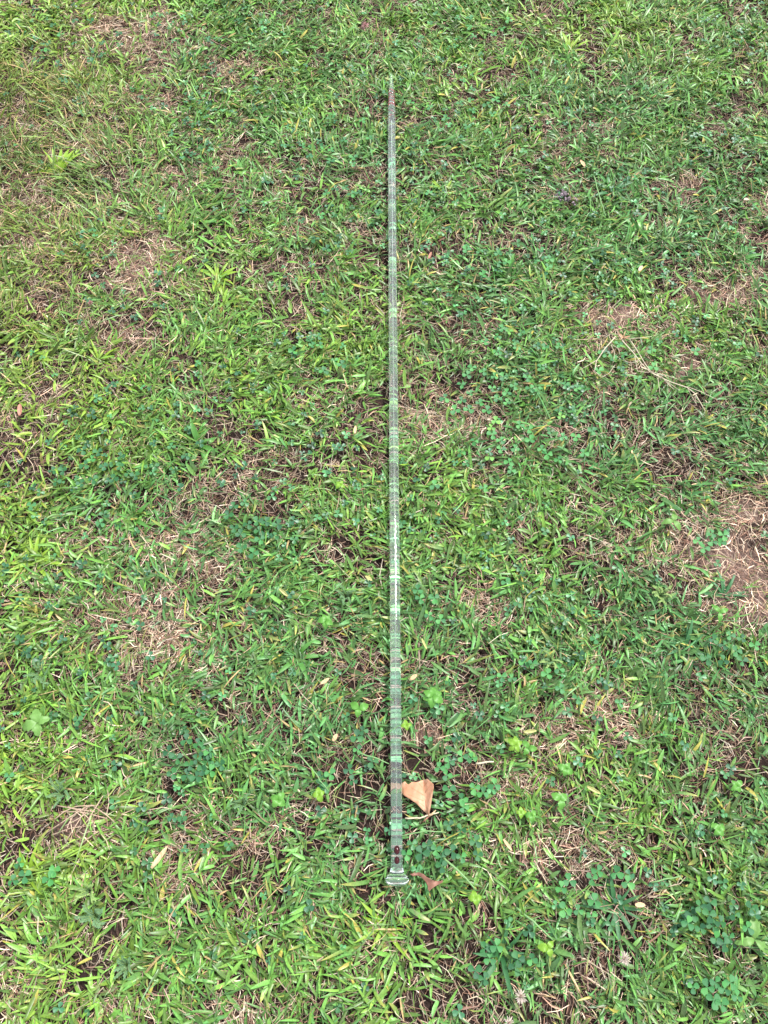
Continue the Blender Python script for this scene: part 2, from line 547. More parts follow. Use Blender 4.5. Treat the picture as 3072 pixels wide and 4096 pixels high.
def grass_layer(name, label, n_cl, xr, yr, bl_mean, scale, wide, seed_hi, two_col=False, in_frame=None):
    x = rng.uniform(xr[0], xr[1], n_cl); y = rng.uniform(yr[0], yr[1], n_cl)
    w, s, vx, vy = maps(x, y)
    d = 0.90 * (1 - 0.95 * w) * (1 - 0.985 * s)
    d *= np.clip(0.36 + (vnoise(x, y, 0.075) - 0.32) * 1.8 + (vnoise(x, y, 0.03) - .5) * .7, 0.16, 1)
    keep = rng.random(n_cl) < d
    if in_frame is not None:
        fr = (vx > -130) & (vx < 1790) & (vy > -130) & (vy < 2330)
        keep &= (fr if in_frame else ~fr)
    x, y, vx, vy = x[keep], y[keep], vx[keep], vy[keep]
    n_cl = len(x)
    nb = np.maximum(1, rng.poisson(bl_mean, n_cl))
    ci = np.repeat(np.arange(n_cl), nb)
    n = len(ci)
    # direction the tuft leans in
    lean = (vnoise(x, y, 0.16) * 2 * math.pi * 1.6)[ci]
    azc = rng.uniform(0, 2 * math.pi, n_cl)[ci]
    az = rng.uniform(0, 2 * math.pi, n)
    mixl = rng.random(n) < 0.45
    az = np.where(mixl, lean + rng.normal(0, 0.5, n), az)
    tall = np.clip((420 - vx) / 300, 0, 1) * np.clip((900 - vy) / 500, 0, 1) * np.clip((vy - 60) / 150, 0, 1)
    tall = tall[ci]
    spread = rng.normal(0, 0.009 * scale, (n, 2))
    bx, by = x[ci] + spread[:, 0] + np.cos(az) * .003, y[ci] + spread[:, 1] + np.sin(az) * .003
    up = rng.beta(1.6, 2.0, n)
    e0 = np.radians(4 + 56 * up + 18 * tall)
    e1 = e0 - np.radians(rng.uniform(5, 60, n))
    Ln = rng.lognormal(math.log(0.034), 0.32, n) * scale * (1 + 0.5 * tall)
    Ln = np.clip(Ln, 0.012, 0.085)
    W = np.clip(rng.lognormal(math.log(wide), 0.30, n), 0.0012, 0.0068) * (1 - 0.35 * tall)
    bz = ground_z(bx, by) + rng.uniform(0.0, 0.011, n)
    # colour
    yl = yellowness(x, y, vx, vy)[ci] + rng.normal(0, 0.14, n)
    yl = np.clip(yl, 0, 1)[:, None]
    c = np.where(yl < 0.5, BG + (MG - BG) * yl * 2, MG + (YG - MG) * (yl - 0.5) * 2)
    c = c * np.clip(rng.lognormal(-0.05, 0.46, n), .3, 1.75)[:, None]
    c = c * (1 - .5 * tall[:, None]) + np.array([.115, .155, .045]) * rng.lognormal(0, .3, n)[:, None] * .5 * tall[:, None]
    c0 = c * 0.9 + np.array([.05, .05, .015])
    c1 = c.copy()
    q = rng.random(n)
    tip = q < 0.10
    c1[tip] = (YEL if True else TAN) * 0.6 + TAN * 0.35 * rng.random((tip.sum(), 1))
    allt = q > 0.975 - 0.22 * tall
    W[allt] *= .55
    c0[allt] = TAN * rng.uniform(.6, 1.0, (allt.sum(), 1)); c1[allt] = TAN * rng.uniform(.7, 1.1, (allt.sum(), 1))
    yel = (q > 0.955) & (q <= 0.972) & ~allt
    c1[yel] = YEL; c0[yel] = YEL * .7
    roll = rng.normal(0, 0.55, n)
    daz = rng.normal(0, 0.35, n)
    P = np.stack([bx, by, bz], 1)
    if two_col:
        out_ = ribbons(P, az, daz, e0, e1, Ln, W, roll, [0, .35, .72, 1], [.75, 1, .75, 0], 2, 0, c0, c1, 2.2)
    else:
        out_ = ribbons(P, az, daz, e0, e1, Ln, W, roll, [0, .22, .5, .78, 1], [.6, .95, 1, .66, 0], 3, 0.32, c0, c1, 2.4)
    v = under_leaves(under_rod(out_[0]))
    return np_mesh(name, v, *out_[1:4], M_GRASS, out_[4], kind='stuff', label=label, cat='grass')


def pressed_layer():
    """blades and straws flattened under the rod, in bunches with dark gaps between"""
    n = 1150
    t = rng.random(n)
    dens = np.clip((vnoise(np.zeros(n) + 5, t * ROD_LEN, 0.017) - .36) * 4.5, 0.02, 1)
    t = t[rng.random(n) < dens]
    n = len(t)
    y = A0.y + (A1.y - A0.y) * t
    x = A0.x + (A1.x - A0.x) * t
    sgn = np.where(rng.random(n) < .5, 1, -1)
    az = np.where(sgn > 0, 0, math.pi) + rng.normal(0, .35, n)
    Ln = rng.uniform(.013, .019, n)
    x = x - np.cos(az) * Ln * rng.uniform(.42, .58, n)
    y = y - np.sin(az) * Ln * .5
    W = rng.uniform(.0020, .0062, n)
    vx, vy = to_v(x, y)
    yl = np.clip(yellowness(x, y, vx, vy) + rng.normal(0, .2, n), 0, 1)[:, None]
    c = ((BG * (1 - yl) + YG * yl) * 1.5 + np.array([.06, .09, .09])) * rng.lognormal(.28, .55, n)[:, None]  # colour lightened to brighten the glass above, in place of reflected light
    br = rng.random(n) < .30
    c[br] = np.array([.66, .50, .40]) * rng.uniform(.35, 1.2, (br.sum(), 1))
    W[br] *= .45
    z = np.full(n, ROD_Z - ROD_R - .0008) - rng.uniform(0, .004, n)
    e = rng.normal(0, .06, n)
    o = ribbons(np.stack([x, y, z], 1), az, rng.normal(0, .3, n), e, e, Ln, W, rng.normal(0, .2, n), [0, .3, .6, .85, 1], [.6, .95, 1, .7, 0], 3, .2, c, c)
    return np_mesh('pressed_grass', under_leaves(under_rod(o[0], .0006)), *o[1:4], M_GRASS, o[4], kind='stuff',
                   label='flattened grass blades and straws lying crosswise under the glass rod', cat='grass')


pressed_layer()
IN = ((-1.15, 1.15), (-0.34, 2.15))
OUTR = ((-1.6, 1.6), (-0.8, 2.7))
g1 = grass_layer('grass', 'broad short green crabgrass blades covering most of the lawn', 66000, *IN, 3.0, 0.67, 0.0041, 0, in_frame=True)
g2 = grass_layer('fine_grass', 'fine narrow green grass blades growing between the broad ones', 22000, *IN, 4.0, 0.85, 0.0017, 0, two_col=True, in_frame=True)
g3 = grass_layer('outer_grass', 'short green grass carrying on past the edges of the lawn in view', 78000, *OUTR, 3.0, 0.9, 0.0050, 0, two_col=True, in_frame=False)


def straw_layer(name, label, n, xr, yr, frame):
    x = rng.uniform(xr[0], xr[1], n); y = rng.uniform(yr[0], yr[1], n)
    w, s, vx, vy = maps(x, y)
    d = (0.46 + 0.9 * w) * (1 - 0.62 * s) * np.clip(.6 + (vnoise(x, y, .05) - .3) * 1.1, .2, 1)
    fr = (vx > -130) & (vx < 1790) & (vy > -130) & (vy < 2330)
    keep = (rng.random(n) < d) & (fr if frame else ~fr)
    x, y, w = x[keep], y[keep], w[keep]
    n = len(x)
    az = rng.uniform(0, 2 * math.pi, n)
    lean = vnoise(x, y, 0.08) * 2 * math.pi * 2
    az = np.where(rng.random(n) < .35, lean + rng.normal(0, .4, n), az)
    e0 = np.radians(rng.uniform(-4, 26, n))
    e1 = e0 - np.radians(rng.uniform(0, 45, n))
    Ln = np.clip(rng.lognormal(math.log(0.020), .42, n), .007, .06)
    W = np.clip(rng.lognormal(math.log(.00075), .40, n), .0004, .0022)
    pal = [(.58, .45, .33), (.62, .50, .37), (.50, .36, .25), (.42, .27, .19), (.33, .19, .13), (.58, .47, .33), (.24, .13, .09), (.12, .065, .045), (.36, .22, .17), (.46, .33, .26), (.17, .09, .06), (.62, .53, .42)]
    c = pick(pal, n) * (rng.lognormal(-0.42, .40, n) * (1 + .42 * w))[:, None]  # shade between green blades put into the colour: thatch lighter only where worn
    gr = rng.random(n) < .10
    c[gr] = np.array([.22, .28, .09]) * rng.uniform(.6, 1.2, (gr.sum(), 1))
    P = np.stack([x, y, ground_z(x, y) + rng.uniform(.0005, .010, n)], 1)
    o = ribbons(P, az, rng.normal(0, .9, n), e0, e1, Ln, W, rng.normal(0, .5, n), [0, .5, 1], [1, 1, .5], 2, 0, c, c * rng.uniform(.8, 1.2, (n, 1)))
    v = under_leaves(under_rod(o[0]))
    return np_mesh(name, v, *o[1:4], M_STRAW, o[4], kind='stuff', label=label, cat='dead grass')


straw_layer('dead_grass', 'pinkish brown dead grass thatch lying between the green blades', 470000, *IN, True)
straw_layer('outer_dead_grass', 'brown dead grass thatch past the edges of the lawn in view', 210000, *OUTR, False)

# ------------------------------------------------------------------ crumbs of soil
n = 9000
x = rng.uniform(*IN[0], n); y = rng.uniform(*IN[1], n)
w, s, vx, vy = maps(x, y)
k = (rng.random(n) < (0.06 + s)) & (np.abs(x - .019) > .014)
x, y = x[k], y[k]
n = len(x)
octv = np.array([(1, 0, 0), (0, 1, 0), (-1, 0, 0), (0, -1, 0), (0, 0, 1)], float)
sc_ = rng.lognormal(math.log(.0016), .5, n)
V = octv[None] * sc_[:, None, None] * rng.uniform(.6, 1.3, (n, 5, 3)) + np.stack([x, y, ground_z(x, y)], 1)[:, None]
fc = np.array([0, 1, 4, 1, 2, 4, 2, 3, 4, 3, 0, 4])
lp = (fc[None] + (np.arange(n) * 5)[:, None]).ravel()
cc = np.repeat(np.array([1.0, .95, .9])[None] * rng.uniform(.6, 1.5, (n, 1)), 5, axis=0)
np_mesh('soil_crumbs', under_rod(V.reshape(-1, 3)), lp, np.arange(n * 4) * 3, np.full(n * 4, 3), soil, cc, smooth=False, kind='stuff',
        label='small brown crumbs of dry soil lying on the bare patches', cat='soil')

# ------------------------------------------------------------------ clover
M_CLOVER = leaf_mat('clover_leaf', (0.050, 0.21, 0.062), rough=0.5, trans=0.22, var=0.12, spec=0.4, objvar=0.32, streak=False)
M_CLOVERD = leaf_mat('clover_leaf_dark', (0.028, 0.128, 0.045), rough=0.5, trans=0.2, var=0.12, spec=0.4, objvar=0.25, streak=False)
M_CLOVERY = leaf_mat('clover_leaf_young', (0.12, 0.33, 0.06), rough=0.5, trans=0.25, var=0.12, spec=0.4, objvar=0.2, streak=False)
M_CSTEM = leaf_mat('green_stem', (0.16, 0.26, 0.10), rough=0.5, trans=0.1, var=0.1)


def leaflet_bm(ln=1.0, wd=0.95, notch=0.05):
    """one clover leaflet, unit length along +X, stem at the origin, folded along its midrib"""
    bm = bmesh.new()
    rim = [(0.0, 0.0), (0.22, 0.20), (0.50, 0.42), (0.78, 0.46), (0.96, 0.30), (1.0, 0.12)]
    mid = [bm.verts.new((t * ln, 0, -0.05 * math.sin(math.pi * t))) for t in (0.0, 0.4, 0.75, 1.0 - notch)]
    for sgn in (1, -1):
        r = [bm.verts.new((x_ * ln, sgn * y_ * wd, 0.05 + 0.16 * y_ - 0.09 * x_ * x_)) for x_, y_ in rim[1:]]
        f = [(mid[0], r[0], mid[1]), (r[0], r[1], mid[1]), (mid[1], r[1], r[2], mid[2]), (mid[2], r[2], r[3]), (mid[2], r[3], r[4], mid[3])]
        for q in f:
            bm.faces.new(q if sgn < 0 else tuple(reversed(q)))
    return bm


def mesh_of(name, bm, mat, smooth=True):
    me = bpy.data.meshes.new(name)
    bm.normal_update()
    bm.to_mesh(me); bm.free()
    me.materials.append(mat)
    if smooth:
        me.polygons.foreach_set('use_smooth', [True] * len(me.polygons))
    return me


LEAFLETS = {k: mesh_of('leaflet', leaflet_bm(), m) for k, m in (('n', M_CLOVER), ('d', M_CLOVERD), ('y', M_CLOVERY))}
bm = bmesh.new()
tube(bm, [(0, 0, -1), (0.05, 0.02, -0.55), (0.03, 0, -0.15), (0, 0, 0)], 0.04, 5)
STEM = mesh_of('stem', bm, M_CSTEM)


def make_clover(kind, label, group, loc, rz, size, tilt, hgt):
    t = thing('clover', label, 'clover', (loc[0], loc[1], gz(loc[0], loc[1])), rz, group)
    for k in range(3):
        o = bpy.data.objects.new('leaflet', LEAFLETS[kind])
        COL.objects.link(o)
        o.parent = t
        o.location = (0, 0, hgt)
        o.rotation_euler = (tilt[0] * 0.6, tilt[1] * .6 - 0.10 + random.uniform(-.15, .2), k * 2.0944 + random.uniform(-.16, .16))
        s_ = size * random.uniform(.9, 1.08)
        o.scale = (s_, s_, s_)
    o = bpy.data.objects.new('stem', STEM)
    COL.objects.link(o)
    o.parent = t
    o.location = (0, 0, hgt)
    o.scale = (size * 0.9, size * 0.9, hgt)
    return t


clovers_xy = []
R2 = 700 / 1659.0
C_LIST = [(565, 150), (740, 25), (800, 55), (690, 95), (860, 150), (680, 245), (875, 225), (555, 435), (745, 480), (975, 490), (345, 560), (690, 690), (190, 685),
          (415, 790), (285, 800), (520, 730), (1080, 610), (850, 565), (780, 625), (670, 905), (630, 965), (470, 1100), (720, 1175), (860, 1160),
          (615, 1240), (800, 1290), (1110, 1170), (1270, 1270), (1510, 1210), (1590, 1000), (1430, 1060), (720, 1085), (985, 980), (900, 940),
          (640, 1030), (430, 640), (450, 400), (1100, 400), (1005, 590), (820, 1370), (1440, 600), (1290, 860), (560, 1540), (90, 1520),
          (345, 1210), (640, 590), (400, 470), (660, 480), (1000, 1080), (780, 720), (350, 710), (1160, 1220), (590, 800), (1270, 200), (1140, 210)]
spots = []      # (full px, full py, kind, label, group)
for a, b in C_LIST:
    kind = 'y' if (a, b) in ((670, 905), (630, 965), (800, 55), (1290, 860), (615, 1240)) else 'n'
    spots.append((1700 + a * R2, 1300 + b * R2, kind, 'three-leaved green clover in the big patch right of the glass rod\'s middle', 'clovers in the patch right of the rod'))
PATCH = [  # vx, vy, rx, ry, n, kind, label, group
    (1010, 60, 110, 45, 12, 'n', 'green clover in the patch at the top edge, right of the rod tip', 'clovers above the rod tip'),
    (1000, 230, 130, 60, 14, 'n', 'small green clover right of the rod\'s red tip', 'clovers beside the red tip'),
    (730, 310, 90, 60, 10, 'n', 'small green clover left of the rod\'s upper end', 'clovers left of the upper rod'),
    (730, 470, 90, 70, 12, 'd', 'dark green clover left of the rod in the upper third', 'dark clovers left of the upper rod'),
    (180, 90, 120, 55, 12, 'd', 'dark green clover in the top left corner by pink thatch', 'clovers in the top left corner'),
    (1110, 560, 120, 45, 10, 'n', 'green clover right of the rod above the clover patch', 'clovers above the large patch'),
    (1400, 760, 150, 60, 9, 'n', 'green clover around the pale dry straw tuft', 'clovers around the straw tuft'),
    (200, 1010, 110, 50, 13, 'd', 'dark green clover on the left, above the brown worn patch', 'dark clovers above the left worn patch'),
    (540, 1140, 60, 60, 13, 'd', 'dark green clover between the worn patch and the rod', 'dark clovers left of the rod\'s middle'),
    (700, 760, 70, 45, 7, 'n', 'green clover close left of the rod above its middle', 'clovers close left of the rod'),
    (1560, 1400, 90, 45, 9, 'd', 'dark green clover below the bare soil at the right edge', 'clovers below the right bare soil'),
    (1540, 1170, 40, 30, 6, 'n', 'pale green clover on the bare soil at the right edge', 'clovers on the right bare soil'),
    (420, 1640, 60, 55, 14, 'd', 'dark bluish clover in the clump at lower left', 'dark clovers at lower left'),
    (1010, 1690, 80, 60, 12, 'n', 'green clover right of the large tan leaf', 'clovers beside the tan leaf'),
    (960, 1830, 90, 50, 12, 'd', 'dark green clover between the two dry leaves', 'clovers between the dry leaves'),
    (740, 1640, 90, 80, 9, 'd', 'dark green clover left of the rod\'s lower end', 'clovers left of the lower rod'),
    (1290, 1930, 90, 60, 10, 'n', 'green clover at lower right above the white flower heads', 'clovers above the white flowers'),
    (1560, 1990, 80, 50, 14, 'd', 'dark clover in the clump at the lower right edge', 'clovers at the lower right edge'),
    (1080, 2080, 90, 40, 8, 'd', 'large dark clover beside the lowest white flower head', 'clovers beside the lowest flower'),
    (1160, 1460, 90, 50, 7, 'n', 'green clover right of the seedling beside the rod', 'clovers right of the seedling'),
    (1540, 2140, 90, 30, 8, 'n', 'pale green clover in the bottom right corner', 'clovers in the bottom right corner'),
    (70, 1890, 60, 40, 5, 'n', 'green clover below the bare soil mound at lower left', 'clovers below the soil mound'),
    (900, 1330, 60, 60, 5, 'n', 'green clover close right of the rod below its middle', 'clovers right of the lower rod'),
]
for vx_, vy_, rx, ry, cnt, kd, lab, grp in PATCH:
    placed = []
    tries = 0
    while len(placed) < cnt and tries < 500:
        tries += 1
        a = random.uniform(0, 2 * math.pi); r = math.sqrt(random.random())
        q = (vx_ + math.cos(a) * r * rx, vy_ + math.sin(a) * r * ry)
        if all((q[0] - u[0]) ** 2 + (q[1] - u[1]) ** 2 > 17 ** 2 for u in placed) and abs(q[0] - 851) > 24:
            placed.append(q)
            spots.append((q[0] * V2F, q[1] * V2F, kd if random.random() < .75 else 'n', lab, grp))
spots = [q for q in spots if not any(in_poly(np.array([q[0] + dx]), np.array([q[1] + dy]), poly)[0] for poly in (LEAF1, LEAF2)
                                        for dx in (-26, 0, 26) for dy in (-26, 0, 26))]
ORD = ['leftmost', 'second', 'third', 'fourth', 'fifth', 'sixth', 'seventh', 'eighth', 'ninth', 'tenth']
by_group = {}
for q in spots:
    by_group.setdefault(q[4], []).append(q)
for grp, lst in by_group.items():
    nb_ = max(1, round(len(lst) / 6.5))
    names = {1: [''], 2: ['upper half', 'lower half'], 3: ['upper third', 'middle third', 'lower third']}.get(
        nb_, ['top', 'second', 'third', 'fourth', 'fifth', 'sixth', 'seventh', 'eighth', 'ninth'][:nb_])
    names = [n_ if (nb_ <= 3) else n_ + ' row' for n_ in names]
    lead = grp
    lst.sort(key=lambda q: q[1])
    for bi in range(nb_):
        row = sorted(lst[len(lst) * bi // nb_: len(lst) * (bi + 1) // nb_], key=lambda q: q[0])
        for i, (px, py, kd, lab, g_) in enumerate(row):
            kind_w = {'n': 'green', 'd': 'dark', 'y': 'bright'}[kd]
            o_ = ORD[i] if i == 0 else ('rightmost' if i == len(row) - 1 else ORD[i] + ' across')
            label = kind_w + ' clover, ' + o_ + (', ' + names[bi] if names[bi] else '') + ' of ' + grp
            hg = random.uniform(0.021, 0.031)
            P_ = at(px, py, hg)
            make_clover(kd, label, grp, (P_.x, P_.y), random.uniform(0, 6.28), random.uniform(.0080, .0108), (random.gauss(0, .25), random.gauss(0, .25)), hg)

# the many tiny clovers between, too small to count
n = 5200
x = rng.uniform(-1.3, 1.3, n); y = rng.uniform(-0.5, 2.3, n)
w, s, vx, vy = maps(x, y)
k = (rng.random(n) < np.clip((vnoise(x + 20, y, .14) - .38) * 3, .04, 1) * (1 - .9 * s))
x, y = x[k], y[k]; n = len(x)
bmx = leaflet_bm()
bmx.verts.index_update()
lv = np.array([v.co[:] for v in bmx.verts]); lf = [[v.index for v in f.verts] for f in bmx.faces]; bmx.free()
rz = rng.uniform(0, 6.28, n)
V, cols = [], []
sz = rng.uniform(.0050, .0092, n)
base = np.where(rng.random((n, 1)) < .5, np.array([[.05, .175, .06]]), np.array([[.03, .115, .05]])) * rng.lognormal(0, .25, (n, 1))
for kk in range(3):
    a = rz + kk * 2.094 + rng.normal(0, .12, n)
    tl = rng.normal(0, .3, n)
    X = lv[None, :, 0] * np.cos(tl)[:, None] - lv[None, :, 2] * np.sin(tl)[:, None]
    Z = lv[None, :, 0] * np.sin(tl)[:, None] + lv[None, :, 2] * np.cos(tl)[:, None]
    Y = np.repeat(lv[None, :, 1], n, 0)
    XX = (X * np.cos(a)[:, None] - Y * np.sin(a)[:, None]) * sz[:, None] + x[:, None]
    YY = (X * np.sin(a)[:, None] + Y * np.cos(a)[:, None]) * sz[:, None] + y[:, None]
    ZZ = Z * sz[:, None]
    V.append(np.stack([XX, YY, ZZ], 2)); cols.append(np.repeat(base[:, None], len(lv), 1))
hg = ground_z(x, y) + rng.uniform(.012, .027, n)
V = np.concatenate(V, 0)
V[:, :, 2] += np.tile(hg, 3)[:, None]
flat = sum(lf, [])
tot = [len(f) for f in lf]
lp = (np.array(flat)[None] + (np.arange(3 * n) * len(lv))[:, None]).ravel()
tots = np.tile(np.array(tot), 3 * n)
np_mesh('small_clover', under_leaves(under_rod(V.reshape(-1, 3))), lp, np.concatenate([[0], np.cumsum(tots)[:-1]]), tots, M_GRASS,
        np.concatenate(cols, 0).reshape(-1, 3), kind='stuff', label='tiny scattered clover leaves mixed through the whole lawn', cat='clover')

# ------------------------------------------------------------------ seedlings with bright toothed leaves
M_SEED = leaf_mat('seedling_leaf', (0.10, 0.28, 0.042), rough=0.45, trans=0.28, var=0.12, spec=0.45, streak=False)
M_SEEDY = leaf_mat('seedling_leaf_yellow', (0.17, 0.33, 0.03), rough=0.45, trans=0.28, var=0.12, spec=0.45, streak=False)
M_SEEDD = leaf_mat('broad_leaf_green', (0.13, 0.27, 0.06), rough=0.5, trans=0.25, var=0.12, spec=0.45, streak=False)


def toothed_leaf(ln, wd, teeth=5, seed=0, cup=.12):
    """ovate toothed leaf, stalk at the origin, pointing along +X, folded and arched, with side veins"""
    r = random.Random(seed)
    bm = bmesh.new()
    K = teeth * 2 + 3
    mids, L_, R_ = [], [], []
    for i in range(K):
        t = i / (K - 1)
        prof = math.sin(math.pi * min(1, t ** 0.85)) ** 0.75 if 0 < t < 1 else 0
        tooth = 1.0 + (0.16 if i % 2 else -0.10)
        w_ = wd * .5 * prof * tooth
        zc = ln * cup * math.sin(math.pi * t) - ln * .28 * t * t
        mids.append(bm.verts.new((ln * t, 0, zc)))
        for sgn, S_ in ((1, L_), (-1, R_)):
            if 0 < i < K - 1:
                sh = ln * (0.05 if i % 2 else 0)
                S_.append((bm.verts.new((ln * t + sh * .3, sgn * w_ * .5, zc + w_ * .30 + r.uniform(-.02, .02) * ln)),
                           bm.verts.new((ln * t + sh, sgn * w_, zc + w_ * .22 + r.uniform(-.02, .02) * ln))))
            else:
                S_.append(None)
    for S_, sgn in ((L_, 1), (R_, -1)):
        for i in range(K - 1):
            a, b = S_[i], S_[i + 1]
            fs = []
            if a is None:
                fs = [(mids[i], mids[i + 1], b[0]), (mids[i], b[0], b[1])]
            elif b is None:
                fs = [(mids[i], mids[i + 1], a[0]), (a[0], mids[i + 1], a[1])]
            else:
                fs = [(mids[i], mids[i + 1], b[0], a[0]), (a[0], b[0], b[1], a[1])]
            for f in fs:
                bm.faces.new(f if sgn > 0 else tuple(reversed(f)))
    return bm


def make_seedling(px, py, label, mat, n_leaf, ln, wd, a0=0.0, hgt=.024, spread=2 * math.pi, cat='seedling', teeth=4):
    P_ = at(px, py, hgt)
    t = thing('seedling', label, cat, (P_.x, P_.y, gz(P_.x, P_.y)), a0)
    bm = bmesh.new()
    tube(bm, [(0, 0, -.004), (.001, .001, hgt * .5), (0, 0, hgt)], [.0010, .0009, .0008], 6)
    build('stem', bm, M_CSTEM, t)
    for k in range(n_leaf):
        s_ = random.uniform(.82, 1.1)
        me = mesh_of('leaf', toothed_leaf(ln * s_, wd * s_, teeth, seed=k + int(px)), mat)
        o = build('leaf', me, mat, t)
        o.location = (0, 0, hgt + 0.0012 * (k % 3))
        o.rotation_euler = (random.uniform(-.2, .2), random.uniform(-.25, .05), spread * k / n_leaf + random.uniform(-.2, .2))
    return t


SC = 550 / 1659.0
make_seedling(1650 + 245 * SC, 2700 + 255 * SC, 'largest bright green seedling, six broad toothed leaves, right of the glass rod', M_SEED, 6, .017, .0125, .4, .028)
make_seedling(775 * V2F, 1530 * V2F, 'bright green three-leaved seedling just left of the glass rod', M_SEED, 3, .0145, .011, -1.57, .028)
make_seedling(703 * V2F, 1340 * V2F, 'light green five-leaved seedling left of the rod below its middle', M_SEED, 5, .013, .010, .8, .027)
make_seedling(878 * V2F, 1566 * V2F, 'tiny yellow-green seedling touching the right side of the rod', M_SEEDY, 4, .008, .006, .2, .028)
make_seedling(1650 + 1245 * SC, 2700 + 840 * SC, 'yellow-green five-leaved seedling right of the dark soil gap', M_SEEDY, 5, .0135, .009, .2, .028)
make_seedling(1650 + 1395 * SC, 2700 + 880 * SC, 'two-leaved light green seedling right of the yellow-green one', M_SEED, 3, .013, .0095, -2.2, .026)
make_seedling(2263, 3076, 'bright seedling with drooping leaves left of the lower right thatch', M_SEED, 4, .012, .009, 1.0, .028)
make_seedling(2239, 3200, 'light green seedling below and left of the drooping bright one', M_SEED, 3, .013, .011, .5, .026)
make_seedling(2082, 3250, 'small yellow seedling paired with a green one, right of the tan leaf', M_SEEDY, 4, .0078, .006, .0, .030)
make_seedling(2125, 3262, 'green seedling next to the small yellow one, right of the tan leaf', M_SEED, 3, .010, .009, .7, .026)
make_seedling(688 * V2F, 1716 * V2F, 'vivid yellow seedling leaf left of the tan leaf across the rod', M_SEEDY, 4, .0105, .009, .3, .030)
make_seedling(600 * V2F, 1728 * V2F, 'green seedling with wide lobed leaves at lower centre left', M_SEED, 4, .014, .012, .9, .024)
make_seedling(1026 * V2F, 1940 * V2F, 'bright yellow-green seedling below and right of the reddish leaf', M_SEEDY, 4, .010, .0085, .1, .030)
make_seedling(1552 * V2F, 1793 * V2F, 'bright green seedling near the lower right edge', M_SEED, 4, .012, .009, .6, .028)
make_seedling(1590 * V2F, 1698 * V2F, 'light green seedling at the right edge above the lower one', M_SEED, 4, .011, .008, .6, .028)
make_seedling(2190, 3790, 'olive seedling with a folded leaf above the lowest white flower', M_SEEDY, 3, .013, .010, .9, .026)
make_seedling(735 * V2F, 1045 * V2F, 'small yellow-green seedling left of the rod at its middle', M_SEEDY, 4, .010, .007, .9, .028)
make_seedling(1455 * V2F, 1125 * V2F, 'large light green leafy sprout at the left of the right bare soil', M_SEEDD, 3, .019, .010, 1.0, .028)
make_seedling(2880, 2448, 'wavy light green leaves growing beside the lower right bare soil', M_SEED, 3, .020, .009, .2, .026)
make_seedling(80 * V2F, 1562 * V2F, 'pale broad-leaved plantain weed at the lower left edge', M_SEEDD, 4, .023, .016, .3, .022, teeth=2)
make_seedling(1630 * V2F, 2030 * V2F, 'broad wavy green weed leaves at the bottom right edge', M_SEEDD, 3, .030, .012, 1.3, .022, teeth=3)

# ------------------------------------------------------------------ feathery weeds
M_FEATH = leaf_mat('feathery_leaf', (0.11, 0.22, 0.10), rough=0.6, trans=0.2, var=0.15, spec=0.3, streak=False)
M_FEATHY = leaf_mat('feathery_leaf_pale', (0.24, 0.36, 0.11), rough=0.6, trans=0.2, var=0.15, spec=0.3, streak=False)


def make_feathery(px, py, label, mat, n_stem, ln, leaf, a0=0.0, spread=6.28):
    P_ = at(px, py, .02)
    t = thing('feathery_weed', label, 'weed', (P_.x, P_.y, gz(P_.x, P_.y)), a0)
    r = random.Random(int(px + py))
    for k in range(n_stem):
        az_ = spread * k / n_stem + r.uniform(-.3, .3)
        l_ = ln * .85 * r.uniform(.5, 1.2)
        bend_ = r.uniform(-.8, .8)
        pts = [Vector((math.cos(az_ + bend_ * q) * l_ * q, math.sin(az_ + bend_ * q) * l_ * q, .008 + .022 * math.sin(q * 1.7))) for q in (0, .25, .5, .75, 1)]
        bm = bmesh.new()
        tube(bm, pts, [.0007, .0006, .0005, .0004, .0003], 5)
        st = build('stem', bm, M_CSTEM, t)
        bm = bmesh.new()
        for j in range(13):
            q = .18 + .82 * j / 12
            i0 = min(3, int(q * 4)); fr_ = q * 4 - i0
            c_ = pts[i0].lerp(pts[i0 + 1], fr_)
            for sgn in (-1, 1):
                a2 = az_ + sgn * (1.0 - .5 * q) + r.uniform(-.2, .2)
                l2 = leaf * .55 * (1 - .35 * q) * r.uniform(.8, 1.2)
                d2 = Vector((math.cos(a2), math.sin(a2), r.uniform(-.1, .5)))
                sd_ = Vector((-math.sin(a2), math.cos(a2), .15 * sgn))
                a_ = bm.verts.new(c_); b_ = bm.verts.new(c_ + d2 * l2 * .6 + sd_ * l2 * .19)
                e_ = bm.verts.new(c_ + d2 * l2); f_ = bm.verts.new(c_ + d2 * l2 * .6 - sd_ * l2 * .19 + Vector((0, 0, .0004)))
                bm.faces.new((a_, b_, e_)); bm.faces.new((a_, e_, f_))
        lo = build('leaflets', bm, mat, st)
        lo['kind'] = 'stuff'
    return t


SF = 300 / 1659.
make_feathery(2550 + 560 * SF, 2250 + 680 * SF, 'pale yellow-green feathery weed left of the right bare soil', M_FEATHY, 9, .020, .009)
make_feathery(2160, 2640, 'grey-green feathery weed sprig in the grass right of the rod', M_FEATH, 7, .022, .008)
make_feathery(85 * V2F, 1455 * V2F, 'grey-green feathery weed at the left edge below the worn patch', M_FEATH, 8, .028, .009)
make_feathery(600 * V2F, 790 * V2F, 'feathery weed sprig left of the rod above its middle', M_FEATHY, 7, .022, .008)
make_feathery(130 * V2F, 1712 * V2F, 'feathery weed just above and left of the soil mound', M_FEATH, 7, .022, .009)
make_feathery(190 * V2F, 1925 * V2F, 'pale yellow feathery weed below the soil mound', M_FEATHY, 7, .022, .009)
make_feathery(205 * V2F, 1978 * V2F, 'blue-green feathery weed with ferny leaves below the pale yellow one', M_FEATH, 8, .022, .010)
